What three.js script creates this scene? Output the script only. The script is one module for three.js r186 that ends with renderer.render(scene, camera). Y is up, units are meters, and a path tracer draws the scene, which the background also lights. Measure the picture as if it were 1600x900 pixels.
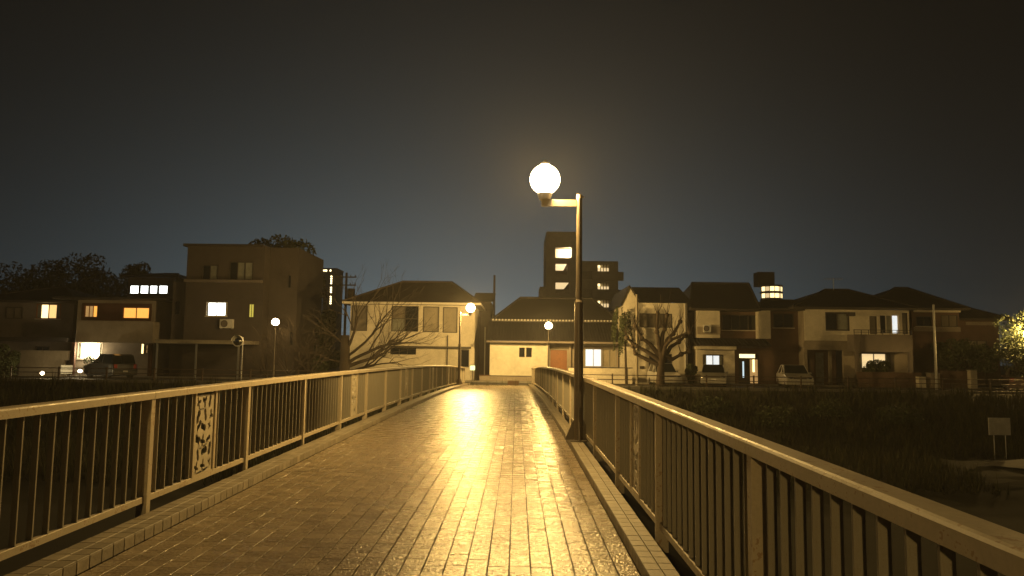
import * as THREE from 'three';
import { mergeGeometries, mergeVertices } from 'three/addons/utils/BufferGeometryUtils.js';

// ---------------------------------------------------------------- camera, sky, exposure
const EYE = 1.9327;
const scene = new THREE.Scene();
const camera = new THREE.PerspectiveCamera(42.54, 16 / 9, 0.1, 1500);
camera.rotation.order = 'YXZ';
camera.position.set(0, EYE, 0);
camera.rotation.set(0.09, 0.0095, 0.0126);
const renderer = new THREE.WebGLRenderer({ antialias: true });
renderer.setSize(1024, 576);
renderer.toneMapping = THREE.LinearToneMapping;
renderer.toneMappingExposure = 1.8;
renderer.shadowMap.enabled = true;

{ // night sky over a city: dim grey-blue skyglow that thickens towards the horizon, strongest over the town centre ahead
  const W = 512, H = 256, data = new Float32Array(W * H * 4);
  for (let r = 0; r < H; r++) {
    const el = Math.max(0, ((r + 0.5) / H - 0.5) * 180), low = Math.exp(-el / 7.8);
    for (let x = 0; x < W; x++) {
      const az = (((x + 0.5) / W - 0.25) * 360 + 540) % 360 - 180 + 5, town = 0.06 + 0.94 * Math.exp(-(az * az) / (2 * 17 * 17));
      const i = (r * W + x) * 4, g = low * town;
      data[i] = 0.0007 + 0.106 * g; data[i + 1] = 0.0009 + 0.144 * g; data[i + 2] = 0.0010 + 0.164 * g; data[i + 3] = 1;
    }
  }
  const t = new THREE.DataTexture(data, W, H, THREE.RGBAFormat, THREE.FloatType);
  t.mapping = THREE.EquirectangularReflectionMapping; t.magFilter = THREE.LinearFilter; t.needsUpdate = true;
  scene.background = t; scene.environment = t;
}
scene.fog = new THREE.FogExp2(new THREE.Color().setRGB(0.95, 0.95, 0.95), 0.0010);   // damp night air

// ---------------------------------------------------------------- helpers
function rng(seed) { let a = seed >>> 0; return () => { a = (a + 0x6d2b79f5) >>> 0; let t = Math.imul(a ^ (a >>> 15), 1 | a); t = (t + Math.imul(t ^ (t >>> 7), 61 | t)) ^ t; return ((t ^ (t >>> 14)) >>> 0) / 4294967296; }; }
const R0 = rng(7);
const lerp = (a, b, t) => a + (b - a) * t;
const V = (x, y, z) => new THREE.Vector3(x, y, z);
const used = new Map();
function numbered(name) { const k = used.get(name) || 0; used.set(name, k + 1); return k ? name + '_' + String(k).padStart(3, '0') : name; }
function shade(o) { o.castShadow = true; o.receiveShadow = true; return o; }
// a thing: a Group at its base; parts are given in world metres
function thing(name, label, category, x, y, d, group, kind) {
  const g = new THREE.Group(); g.name = numbered(name); g.position.set(x, y, -d); g.off = g.position.clone(); scene.add(g);
  if (label) g.userData.label = label;
  if (category) g.userData.category = category;
  if (group) g.userData.group = group;
  if (kind) g.userData.kind = kind;
  return g;
}
function part(parent, name, geo, mat) {
  if (Array.isArray(geo)) geo = geo.length > 1 ? join(geo) : geo[0];
  const m = shade(new THREE.Mesh(geo, mat)); m.name = name; m.off = parent.off;
  if (parent.off) geo.translate(-parent.off.x, -parent.off.y, -parent.off.z);
  parent.add(m); return m;
}
function single(name, label, category, geo, mat, group, kind) {   // a thing that is one mesh
  if (Array.isArray(geo)) geo = geo.length > 1 ? join(geo) : geo[0];
  const m = shade(new THREE.Mesh(geo, mat)); m.name = numbered(name); scene.add(m);
  geo.computeBoundingBox(); const b = geo.boundingBox, c = V((b.min.x + b.max.x) / 2, b.min.y, (b.min.z + b.max.z) / 2);
  if (!kind) { geo.translate(-c.x, -c.y, -c.z); m.position.copy(c); }
  if (label) m.userData.label = label;
  if (category) m.userData.category = category;
  if (group) m.userData.group = group;
  if (kind) m.userData.kind = kind;
  return m;
}
function join(list) {
  list = list.map((g) => (g.index ? g.toNonIndexed() : g));
  for (const g of list) { for (const k of Object.keys(g.attributes)) if (!['position', 'normal', 'uv'].includes(k)) g.deleteAttribute(k); if (!g.attributes.uv) g.setAttribute('uv', new THREE.BufferAttribute(new Float32Array(g.attributes.position.count * 2), 2)); if (!g.attributes.normal) g.computeVertexNormals(); }
  return mergeGeometries(list);
}
// uv in metres, by the way each face points
function metric(g, s = 1) {
  if (g.index) g = g.toNonIndexed();
  const p = g.attributes.position, n = g.attributes.normal, uv = new Float32Array(p.count * 2);
  for (let i = 0; i < p.count; i++) {
    const ax = Math.abs(n.getX(i)), ay = Math.abs(n.getY(i)), az = Math.abs(n.getZ(i)), x = p.getX(i), y = p.getY(i), z = p.getZ(i);
    if (ay >= ax && ay >= az) { uv[2 * i] = x; uv[2 * i + 1] = z; } else if (ax > az) { uv[2 * i] = z; uv[2 * i + 1] = y; } else { uv[2 * i] = x; uv[2 * i + 1] = y; }
    uv[2 * i] *= s; uv[2 * i + 1] *= s;
  }
  g.setAttribute('uv', new THREE.BufferAttribute(uv, 2)); return g;
}
function box(x0, x1, y0, y1, d0, d1) {   // d: metres ahead of the place where the photographer stands
  const g = new THREE.BoxGeometry(Math.abs(x1 - x0), Math.abs(y1 - y0), Math.abs(d1 - d0));
  g.translate((x0 + x1) / 2, (y0 + y1) / 2, -(d0 + d1) / 2); return metric(g);
}
const boxR = (r, d0, d1) => box(r[0], r[1], r[2], r[3], d0, d1);
function cyl(x, y0, y1, d, r0, r1 = r0, seg = 14) { const g = new THREE.CylinderGeometry(r1, r0, y1 - y0, seg); g.translate(x, (y0 + y1) / 2, -d); return g; }
function rod(a, b, r0, r1 = r0, seg = 6) {   // tapered bar between two points
  const v = b.clone().sub(a), g = new THREE.CylinderGeometry(r1, r0, v.length(), seg, 1);
  g.applyQuaternion(new THREE.Quaternion().setFromUnitVectors(V(0, 1, 0), v.clone().normalize()));
  g.translate((a.x + b.x) / 2, (a.y + b.y) / 2, (a.z + b.z) / 2); return g;
}
function poly(tris) {   // triangles as arrays of [x, y, d]
  const p = []; for (const t of tris) for (const v of t) p.push(v[0], v[1], -v[2]);
  const g = new THREE.BufferGeometry(); g.setAttribute('position', new THREE.BufferAttribute(new Float32Array(p), 3)); g.computeVertexNormals(); return metric(g);
}
const quad = (a, b, c, d) => [[a, b, c], [a, c, d]];

// ---------------------------------------------------------------- textures and materials
function noiseTex(size, seed, octaves, fn) {   // tileable value noise
  const r = rng(seed), N = size, out = new Float32Array(N * N);
  for (const [cells, amp] of octaves) {
    const g = new Float32Array(cells * cells); for (let i = 0; i < g.length; i++) g[i] = r();
    for (let y = 0; y < N; y++) for (let x = 0; x < N; x++) {
      const fx = (x / N) * cells, fy = (y / N) * cells, ix = Math.floor(fx), iy = Math.floor(fy);
      let tx = fx - ix, ty = fy - iy; tx = tx * tx * (3 - 2 * tx); ty = ty * ty * (3 - 2 * ty);
      const a = g[(iy % cells) * cells + (ix % cells)], b = g[(iy % cells) * cells + ((ix + 1) % cells)], c = g[((iy + 1) % cells) * cells + (ix % cells)], d = g[((iy + 1) % cells) * cells + ((ix + 1) % cells)];
      out[y * N + x] += amp * (a + (b - a) * tx + (c - a) * ty + (a - b - c + d) * tx * ty);
    }
  }
  const data = new Uint8Array(N * N * 4);
  for (let i = 0; i < N * N; i++) { const c = fn(out[i]); for (let k = 0; k < 3; k++) data[i * 4 + k] = Math.max(0, Math.min(255, Math.round(255 * (Array.isArray(c) ? c[k] : c)))); data[i * 4 + 3] = 255; }
  const t = new THREE.DataTexture(data, N, N); t.wrapS = t.wrapT = THREE.RepeatWrapping; t.magFilter = THREE.LinearFilter; t.needsUpdate = true; return t;
}
const rep = (t, s, srgb) => { const c = t.clone(); c.repeat.set(s, s); if (srgb) c.colorSpace = THREE.SRGBColorSpace; c.needsUpdate = true; return c; };
const tHammer = noiseTex(512, 11, [[90, 0.5], [45, 0.35], [180, 0.15]], (v) => v);
const tPatch = noiseTex(256, 12, [[4, 0.35], [9, 0.25], [23, 0.2], [64, 0.2]], (v) => 0.62 + 0.5 * (v - 0.12));
const tFine = noiseTex(256, 15, [[3, 0.45], [8, 0.3], [40, 0.25]], (v) => 0.72 + 0.42 * (v - 0.2));
const tPaint = noiseTex(512, 16, [[5, 0.18], [23, 0.22], [70, 0.3], [150, 0.3]], (v) => (v > 0.665 ? [0.64, 0.53, 0.45] : [0.84 + 0.3 * (v - 0.4), 0.84 + 0.3 * (v - 0.4), 0.84 + 0.3 * (v - 0.4)]));
const tGrain = noiseTex(256, 13, [[128, 0.6], [48, 0.4]], (v) => v);
const tRough = noiseTex(256, 14, [[6, 0.4], [17, 0.3], [60, 0.3]], (v) => 0.55 + 0.6 * (v - 0.25));
function mat(r, g, b, rough = 0.8, o = {}) {
  const { grain, patch, soft, roughVar, ...rest } = o;
  const m = new THREE.MeshPhysicalMaterial({ color: new THREE.Color().setRGB(r, g, b), roughness: rough, ...rest });
  if (grain) { m.bumpMap = rep(tGrain, grain); m.bumpScale = o.bumpScale || 0.004; }
  if (patch) m.map = rep(tPatch, patch);
  if (o.soft) m.map = rep(tFine, o.soft);
  if (roughVar) { m.roughnessMap = rep(tRough, roughVar); m.roughness = Math.min(1, rough * 1.4); }
  return m;
}
const glow = (r, g, b, s) => new THREE.MeshStandardMaterial({ color: new THREE.Color().setRGB(0.5, 0.5, 0.5), emissive: new THREE.Color().setRGB(r, g, b), emissiveIntensity: s, roughness: 0.5 });
const M = {
  paint: mat(0.49, 0.425, 0.32, 0.52, { map: rep(tPaint, 0.9), roughVar: 0.9 }),
  baluster: mat(0.30, 0.28, 0.23, 0.5, { map: rep(tPaint, 1.3) }),
  panel: mat(0.55, 0.50, 0.40, 0.4, { patch: 1.3 }),
  mortar: mat(0.035, 0.030, 0.024, 0.9),
  concrete: mat(0.26, 0.24, 0.21, 0.85, { grain: 1.5, patch: 0.3 }),
  lampPaint: mat(0.13, 0.11, 0.09, 0.35, { roughVar: 1.1 }),
  lampArm: mat(0.45, 0.40, 0.32, 0.4),
  steel: mat(0.42, 0.42, 0.41, 0.4, { metalness: 0.7 }),
  asphalt: mat(0.055, 0.053, 0.050, 0.75, { grain: 2, patch: 0.12 }),
  soil: mat(0.045, 0.040, 0.028, 0.95, { grain: 0.8, patch: 0.06 }),
  gravel: mat(0.24, 0.22, 0.19, 0.9, { grain: 1.2, patch: 0.2 }),
  line: mat(0.7, 0.68, 0.62, 0.6, { patch: 0.8 }),
  cream: mat(0.74, 0.68, 0.56, 0.85, { grain: 0.8, patch: 0.16 }),
  creamBright: mat(0.74, 0.70, 0.58, 0.85, { grain: 0.8, patch: 0.13 }),
  beige: mat(0.34, 0.29, 0.23, 0.85, { grain: 0.8, patch: 0.2 }),
  greyWall: mat(0.20, 0.17, 0.15, 0.85, { grain: 0.8, patch: 0.2 }),
  darkWall: mat(0.085, 0.07, 0.063, 0.85, { grain: 0.7, patch: 0.2 }),
  brownWall: mat(0.16, 0.10, 0.07, 0.85, { grain: 0.8, patch: 0.2 }),
  cladding: mat(0.12, 0.055, 0.035, 0.7, { patch: 0.5 }),
  roof: mat(0.045, 0.042, 0.042, 0.6, { grain: 1.1, patch: 0.3, bumpScale: 0.012 }),
  roofBrown: mat(0.10, 0.075, 0.058, 0.75, { grain: 1.1, patch: 0.3, bumpScale: 0.012 }),
  slab: mat(0.44, 0.40, 0.34, 0.85, { grain: 0.5, patch: 0.1 }),
  trim: mat(0.62, 0.58, 0.5, 0.6),
  darkTrim: mat(0.05, 0.042, 0.036, 0.5),
  glass: mat(0.012, 0.014, 0.015, 0.06, { roughVar: 0.2 }),
  shutter: mat(0.33, 0.29, 0.22, 0.6, { patch: 0.4 }),
  shutterDim: mat(0.20, 0.17, 0.13, 0.6, { patch: 0.4 }),
  curtain: mat(0.26, 0.27, 0.24, 0.9, { patch: 1.2 }),
  wood: mat(0.30, 0.12, 0.045, 0.55, { patch: 1.5 }),
  bark: mat(0.09, 0.065, 0.045, 0.95, { grain: 3, patch: 1.2, bumpScale: 0.02 }),
  barkDark: mat(0.085, 0.065, 0.048, 0.95, { grain: 3, patch: 1.2, bumpScale: 0.02 }),
  leaf: mat(0.048, 0.062, 0.024, 0.8, { side: THREE.DoubleSide }),
  tyre: mat(0.012, 0.012, 0.012, 0.9),
  carGlass: mat(0.01, 0.012, 0.013, 0.05),
  chrome: mat(0.6, 0.6, 0.58, 0.2, { metalness: 1 }),
  tail: mat(0.25, 0.01, 0.008, 0.2),
  white: mat(0.7, 0.69, 0.66, 0.5, { patch: 0.5 }),
  fence: mat(0.12, 0.085, 0.06, 0.55, { patch: 0.8 }),
  // light sources and lit windows
  globe: glow(1, 0.78, 0.46, 12),
  litWarm: glow(1, 0.72, 0.30, 1.6), litMid: glow(1, 0.62, 0.22, 0.7), litWhite: glow(0.95, 1, 0.92, 2.2), litOrange: glow(1, 0.42, 0.07, 0.75), litDim: glow(1, 0.55, 0.18, 0.22),
  litCool: glow(0.62, 0.80, 0.86, 0.6), litCurtain: glow(0.74, 0.79, 0.80, 0.62), litYellow: glow(0.8, 0.68, 0.08, 0.34), litHot: glow(1, 0.80, 0.46, 4.2), litTower: glow(1, 0.78, 0.42, 3.2), litStair: glow(1, 0.72, 0.36, 0.5), litGreen: glow(0.75, 1, 0.45, 0.8),
};
// warm lamp light
const LAMP = new THREE.Color().setRGB(1, 0.615, 0.175);
function pointLight(parent, x, y, d, cd, color = LAMP, radius = 9) {
  const l = new THREE.PointLight(color, cd, 0, 2); l.castShadow = true; l.shadow.radius = radius; l.shadow.bias = -0.0005;
  l.position.set(x, y, -d).sub(parent.off); parent.add(l); return l;
}

// ================================================================ large structure: terrain, street, river
{ // one sheet: near bank behind the photographer, river bed, far bank with its low path and slope, then flat land to the horizon
  const prof = [[-120, -0.03], [-24, -0.03], [-21.5, -0.03], [-15, -3.1], [-10, -3.2], [11, -3.5], [18, -3.9], [28, -3.9], [31.5, -3.3], [33.2, -3.1], [38.2, -3.0], [44.6, -0.03], [46, -0.03], [70, -0.03], [300, -0.03]];
  const xs = []; for (let x = -240; x <= 240; x += x > -50 && x < 50 ? 1.25 : 10) xs.push(x);
  const ds = []; for (let i = 0; i < prof.length - 1; i++) { const n = i >= 7 && i < 11 ? 7 : 2; for (let k = 0; k < n; k++) ds.push(lerp(prof[i][0], prof[i + 1][0], k / n)); } ds.push(300);
  const hAt = (d) => { for (let i = 0; i < prof.length - 1; i++) if (d <= prof[i + 1][0]) return lerp(prof[i][1], prof[i + 1][1], (d - prof[i][0]) / (prof[i + 1][0] - prof[i][0])); return -0.03; };
  const r = rng(3), p = [], idx = [], uv = [];
  for (const d of ds) for (const x of xs) { const s = d > 29 && d < 43.5 ? 0.12 : 0; p.push(x, hAt(d) + (r() - 0.5) * s * 2, -d); uv.push(x, d); }
  const n = xs.length; for (let j = 0; j < ds.length - 1; j++) for (let i = 0; i < n - 1; i++) { const a = j * n + i; idx.push(a, a + 1, a + n, a + 1, a + n + 1, a + n); }
  const g = new THREE.BufferGeometry(); g.setAttribute('position', new THREE.BufferAttribute(new Float32Array(p), 3)); g.setAttribute('uv', new THREE.BufferAttribute(new Float32Array(uv), 2)); g.setIndex(idx); g.computeVertexNormals();
  single('ground', null, null, g, M.soil, null, 'structure');
  single('riverside_path', null, null, (() => { // pale gravel, uneven edges
    const a = [], rr = rng(5); for (let i = 0; i <= 40; i++) { const x = 21.5 + i * 1.1; a.push([x, 33.6 + (rr() - 0.5) * 0.7 + Math.max(0, 3 - i) * 0.6, 37.2 + (rr() - 0.5) * 0.6 - Math.max(0, 3 - i) * 0.6]); }
    const t = []; for (let i = 0; i < 40; i++) { const [x, s, e] = a[i], [X, S, E] = a[i + 1]; t.push(...quad([x, hAt(s) + 0.16, s], [X, hAt(S) + 0.16, S], [X, hAt(E) + 0.16, E], [x, hAt(e) + 0.16, e])); } return poly(t);
  })(), M.gravel, null, 'structure');
  single('road', null, null, poly(quad([-120, 0, 46.9], [120, 0, 46.9], [120, 0, 51.9], [-120, 0, 51.9])), M.asphalt, null, 'structure');
  single('pavement', null, null, [box(-120, 120, -0.1, 0.1, 51.9, 52.55)], M.concrete, null, 'structure');
  single('bank_kerb', null, null, [box(-120, -4.2, -0.4, 0.12, 44.7, 45.0), box(2.4, 120, -0.4, 0.12, 44.7, 45.0)], M.concrete, null, 'structure');
  single('road_marking', null, null, poly(quad([-120, 0.006, 51.55], [120, 0.006, 51.55], [120, 0.006, 51.68], [-120, 0.006, 51.68])), M.line, null, 'structure');
  scene.userData.h = hAt;
}
const groundAt = scene.userData.h; delete scene.userData.h;

// ================================================================ the footbridge: a shallow arch
const deckY = (d) => EYE - (1.42 + 0.00043 * (d - 13.15) ** 2);
const deckSlope = (d) => -0.00086 * (d - 13.15);
const drift = (d) => (d > 0 ? -0.2 * (d / 47) ** 2 : 0);
const START = -20.5, END = 47;
function sweep(profile, d0, d1, step = 0.8, caps = true) {   // closed profile of [x, up] swept along the arch
  const n = Math.max(1, Math.ceil((d1 - d0) / step)), t = [], N = profile.length;
  const at = (k, i) => { const d = lerp(d0, d1, k / n), [x, u] = profile[((i % N) + N) % N]; return [x + drift(d), deckY(d) + u, d]; };
  for (let k = 0; k < n; k++) for (let i = 0; i < N; i++) t.push(...quad(at(k, i), at(k, i + 1), at(k + 1, i + 1), at(k + 1, i)));
  if (caps) { const f = THREE.ShapeUtils.triangulateShape(profile.map(([x, u]) => new THREE.Vector2(x, u)), []); for (const [a, b, c] of f) { t.push([at(0, a), at(0, c), at(0, b)]); t.push([at(n, a), at(n, b), at(n, c)]); } }
  return poly(t);
}
const tileMats = [[0.295, 0.238, 0.168], [0.272, 0.218, 0.153], [0.315, 0.256, 0.183], [0.245, 0.196, 0.137]].map(([r, g, b]) => mat(r, g, b, 0.40, { bumpMap: rep(tHammer, 1.35), bumpScale: 0.006, soft: 0.37, roughnessMap: rep(tRough, 0.8) }));
const kerbMats = [[0.30, 0.26, 0.20], [0.27, 0.235, 0.18], [0.325, 0.285, 0.22]].map(([r, g, b]) => mat(r, g, b, 0.6, { bumpMap: rep(tHammer, 1.35), bumpScale: 0.002, patch: 1.1 }));
function slabTile(w, l, h, c, off) {   // chamfered slab, top at 0, without an underside
  const a = [-w / 2, w / 2], b = [-l / 2, l / 2], i = [a[0] + c, a[1] - c], j = [b[0] + c, b[1] - c], T = 0, S = -c, B = -h, q = [];
  q.push(...quad([i[0], T, j[0]], [i[1], T, j[0]], [i[1], T, j[1]], [i[0], T, j[1]]));
  const ring = (u, v) => [[[u[0], v[0]], [u[1], v[0]]], [[u[1], v[0]], [u[1], v[1]]], [[u[1], v[1]], [u[0], v[1]]], [[u[0], v[1]], [u[0], v[0]]]];
  const I = ring(i, j), O = ring(a, b);
  for (let k = 0; k < 4; k++) {
    const [p0, p1] = I[k], [o0, o1] = O[k];
    q.push(...quad([o0[0], S, o0[1]], [o1[0], S, o1[1]], [p1[0], T, p1[1]], [p0[0], T, p0[1]]), ...quad([o0[0], B, o0[1]], [o1[0], B, o1[1]], [o1[0], S, o1[1]], [o0[0], S, o0[1]]));
  }
  const g = poly(q), uv = g.attributes.uv; for (let k = 0; k < uv.count; k++) uv.setXY(k, uv.getX(k) + off[0], uv.getY(k) + off[1]);
  return g;
}
const LK = -2.82, RK = 0.834;                         // faces of the two kerbs
{
  const deck = thing('bridge_deck', null, null, -1, deckY(0) - 1, 0, null, 'structure');
  part(deck, 'deck_slab', sweep([[-3.30, -0.55], [-3.30, -0.016], [1.24, -0.016], [1.24, -0.55], [0.7, -0.75], [-2.8, -0.75]], START, END), M.mortar);
  for (const d of [-6.5, 28]) part(deck, 'pier', [box(-2.6, 0.5, -5, deckY(d) - 0.7, d - 0.5, d + 0.5)], M.concrete);
  const cols = 25, w = (RK - LK) / cols, pitch = 0.135, seams = [8.95, 13.4, 20.5, 29], variants = [];
  for (let k = 0; k < 8; k++) variants.push(slabTile(w - 0.009, pitch - 0.0016, 0.014, 0.0012, [R0() * 9, R0() * 9]));
  // rows of tiles, a wider open joint at each seam
  const rows = []; { let d = START + pitch; while (d < END - 0.1) { rows.push(d); const nx = d + pitch; d = nx + (seams.some((s) => s > d && s <= nx) ? 0.022 : 0); } }
  const loose = [], single300 = [], r = rng(21);
  const q = new THREE.Quaternion(), e = new THREE.Euler(), m4 = new THREE.Matrix4();
  rows.forEach((d0) => {
    for (let c = 0; c < cols; c++) {
      const d = d0 + (r() - 0.5) * 0.004 + ((c * 37) % 5) * 0.008, x = LK + (c + 0.5) * w + drift(d) + (r() - 0.5) * 0.001;
      e.set(Math.atan(deckSlope(d)) + (r() - 0.5) * 0.006, 0, (r() - 0.5) * 0.006); q.setFromEuler(e);
      const y = deckY(d) + (r() - 0.5) * 0.0016, v = Math.floor(r() * 8), mt = Math.floor(r() * 4);
      const rec = [x, y, -d, q.clone(), v, mt];
      const px = (x / d) * 1156, inView = d > 4.95 && px > -800 && px < 800;
      if (inView && single300.length < 300) single300.push(rec); else loose.push(rec);
    }
  });
  for (const [x, y, z, qq, v, mt] of single300) { const t = shade(new THREE.Mesh(variants[v], tileMats[mt])); t.name = 'tile'; t.position.set(x, y, z).sub(deck.off); t.quaternion.copy(qq); deck.add(t); }
  for (let k = 0; k < 1; k++) {
    const P = [], N = [], U = [], C = [], p = V(), n = V(), tone = [1.0, 0.91, 1.08, 0.83], rr = rng(8);
    for (const [x, y, z, qq, v, mt] of loose) {
      const g = variants[v], a = g.attributes, u0 = rr() * 9, u1 = rr() * 9;
      for (let i = 0; i < a.position.count; i++) { p.fromBufferAttribute(a.position, i).applyQuaternion(qq); n.fromBufferAttribute(a.normal, i).applyQuaternion(qq); P.push(p.x + x - deck.off.x, p.y + y - deck.off.y, p.z + z - deck.off.z); N.push(n.x, n.y, n.z); U.push(a.uv.getX(i) + u0, a.uv.getY(i) + u1); C.push(tone[mt], tone[mt], tone[mt]); }
    }
    const g = new THREE.BufferGeometry(); g.setAttribute('position', new THREE.BufferAttribute(new Float32Array(P), 3)); g.setAttribute('normal', new THREE.BufferAttribute(new Float32Array(N), 3)); g.setAttribute('uv', new THREE.BufferAttribute(new Float32Array(U), 2)); g.setAttribute('color', new THREE.BufferAttribute(new Float32Array(C), 3));
    const mm = tileMats[0].clone(); mm.vertexColors = true;
    const f = shade(new THREE.Mesh(g, mm)); f.name = 'tile_field'; f.userData.kind = 'stuff'; deck.add(f);
  }
  // kerbs, faced with small tiles: an upright row and one or two flat rows
  for (const side of [-1, 1]) {
    const k = thing('kerb', null, null, side < 0 ? LK : RK, deckY(0) - 0.3, 0, null, 'structure');
    const X = side < 0 ? LK : RK, H = 0.095, flat = side < 0 ? [0.125, 0.125] : [0.098, 0.098], width = flat[0] + flat[1];
    part(k, 'kerb_core', sweep([[X + side * 0.011, -0.02], [X + side * 0.011, H - 0.012], [X + side * width, H - 0.012], [X + side * width, -0.02]].map(([x, u]) => [x, u]), START, END), M.mortar);
    const L = 0.145, near = side < 0 ? 4.4 : 3.2, count = Math.floor((END - START) / L), rest = [[], [], []];
    const shapes = [[slabTile(flat[0] - 0.002, L - 0.006, 0.013, 0.003, [1, 2]), slabTile(flat[0] - 0.002, L - 0.006, 0.013, 0.003, [4, 7])], [slabTile(flat[1] - 0.006, L - 0.006, 0.013, 0.003, [3, 1]), slabTile(flat[1] - 0.006, L - 0.006, 0.013, 0.003, [6, 5])], [slabTile(H - 0.014, L - 0.007, 0.011, 0.003, [2, 2]), slabTile(H - 0.014, L - 0.007, 0.011, 0.003, [5, 8])]];
    const rr = rng(30 + side); let made = 0;
    for (let i = 0; i < count; i++) {
      const d = START + (i + 0.5) * L;
      for (let row = 0; row < 3; row++) {
        const face = row === 2, x = (face ? X : X + side * (row ? flat[0] + flat[1] / 2 : flat[0] / 2)) + drift(d), y = deckY(d) + (face ? H / 2 - 0.004 : H) + (rr() - 0.5) * 0.0015;
        e.set(Math.atan(deckSlope(d)) + (rr() - 0.5) * 0.01, 0, face ? side * Math.PI / 2 : (rr() - 0.5) * 0.01, 'XZY'); q.setFromEuler(e);
        const g = shapes[row][rr() < 0.5 ? 0 : 1];
        if (d > near && made < 300) { const t = shade(new THREE.Mesh(g, kerbMats[Math.floor(rr() * 3)])); t.name = 'kerb_tile'; t.position.set(x, y, -d).sub(k.off); t.quaternion.copy(q); k.add(t); made++; }
        else rest[row].push(g.clone().applyQuaternion(q).translate(x, y, -d));
      }
    }
    const f = part(k, 'kerb_tile_row', [...rest[0], ...rest[1], ...rest[2]], kerbMats[0]); f.userData.kind = 'stuff';
  }
}
// ---------------------------------------------------------------- railings
function leafPlate(seed) {   // cast plate with leaf-shaped holes, 0.44 wide and 0.74 high, centred on x, base at 0
  const s = new THREE.Shape(); s.moveTo(-0.22, 0); s.lineTo(0.22, 0); s.lineTo(0.22, 0.74); s.lineTo(-0.22, 0.74); s.closePath();
  const r = rng(seed);
  for (let j = 0; j < 6; j++) for (let i = 0; i < 3; i++) {
    const cx = -0.135 + i * 0.135 + (r() - 0.5) * 0.05, cy = 0.075 + j * 0.118 + (r() - 0.5) * 0.04, a0 = r() * 7, n = 20, lobes = 2 + Math.floor(r() * 3), R = 0.034 + r() * 0.034, h = new THREE.Path();
    for (let k = 0; k < n; k++) { const a = (k / n) * Math.PI * 2, rad = R * (0.75 + 0.35 * Math.sin(a * lobes + a0)), x = cx + Math.cos(a) * rad, y = cy + Math.sin(a) * rad * 1.15; k ? h.lineTo(x, y) : h.moveTo(x, y); }
    h.closePath(); s.holes.push(h);
  }
  const g = new THREE.ExtrudeGeometry(s, { depth: 0.012, bevelEnabled: true, bevelSize: 0.003, bevelThickness: 0.004, bevelSegments: 1, steps: 1 });
  g.rotateY(Math.PI / 2); return g;
}
for (const side of [-1, 1]) {
  const X = side < 0 ? -3.17 : 1.10, z0 = side < 0 ? 6.4 - 2.3 * 11 : 5.73 - 2.3 * 11, S = 2.3;
  const t = thing('bridge_railing', side < 0 ? 'cream metal bridge railing on the side without a lamp near, beside the wider tiled kerb' : 'cream metal bridge railing that the tall arm lamp stands against', 'railing', X, deckY(0), 0, 'railings along the footbridge');
  const posts = []; for (let k = 0; k < 40; k++) { const d = z0 + k * S; if (d > START + 0.2 && d < END - 0.3) posts.push(d); }
  posts.push(END - 0.12); posts.unshift(START + 0.12);
  const hr = []; { const W = 0.058, B = 1.023, T = 1.088, c = 0.014; hr.push([-W, B], [W, B], [W, T - c], [W - c * 0.35, T - c * 0.35], [W - c, T], [-W + c, T], [-W + c * 0.35, T - c * 0.35], [-W, T - c]); }
  const hrP = hr.map(([x, u]) => [X + x, u]), brP = [[-0.022, 0.155], [0.022, 0.155], [0.022, 0.203], [0.018, 0.207], [-0.018, 0.207], [-0.022, 0.203]].map(([x, u]) => [X + x, u]);
  const balG = new THREE.BoxGeometry(0.040, 0.823, 0.012), rest = [];
  posts.forEach((d, i) => {
    part(t, 'post', [(() => { const g = box(X - 0.045, X + 0.045, deckY(d) - 0.05, deckY(d) + 1.023, d - 0.032, d + 0.032); g.translate(drift(d), 0, 0); return g; })()], M.paint);
    if (i === posts.length - 1) return;
    const e = posts[i + 1];
    part(t, 'handrail', sweep(hrP, i ? d + 0.002 : d - 0.1, i === posts.length - 2 ? e + 0.1 : e - 0.002, 0.6), M.paint);
    part(t, 'bottom_rail', sweep(brP, d + 0.032, e - 0.032, 0.6), M.paint);
    const mid = (d + e) / 2, orn = Math.round((d - (side < 0 ? 6.4 : 5.73)) / S) % 3 === 0 && e - d > 2;
    const n = Math.max(2, Math.round((e - d) / 0.164));
    for (let k = 1; k < n; k++) {
      const b = lerp(d, e, k / n); if (orn && Math.abs(b - mid) < 0.3) continue;
      const pos = V(X + drift(b), deckY(b) + 0.616, -b);
      if (b > (side < 0 ? 3.4 : 1.2)) { const m = shade(new THREE.Mesh(balG, M.baluster)); m.name = 'baluster'; m.position.copy(pos).sub(t.off); t.add(m); } else rest.push(balG.clone().translate(pos.x, pos.y, pos.z));
    }
    if (orn) {
      const g = leafPlate(40 + i); g.scale(1, 1.04, 1); g.translate(X - 0.006 + drift(mid), deckY(mid) + 0.222, -mid);
      const p = part(t, 'leaf_panel', g, M.panel); p.userData.label = 'cast panel with leaf-shaped cut-outs';
      for (const s of [-0.245, 0.245]) part(p, 'panel_frame', (() => { const b = box(X - 0.025, X + 0.025, deckY(mid) + 0.2, deckY(mid) + 1.023, mid + s - 0.02, mid + s + 0.02); b.translate(drift(mid), 0, 0); return b; })(), M.paint);
      part(p, 'panel_frame', (() => { const b = box(X - 0.022, X + 0.022, deckY(mid) + 0.199, deckY(mid) + 0.221, mid - 0.224, mid + 0.224); b.translate(drift(mid), 0, 0); return b; })(), M.paint);
    }
  });
  part(t, 'baluster_run', rest, M.baluster).userData.kind = 'stuff';
}
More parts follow.
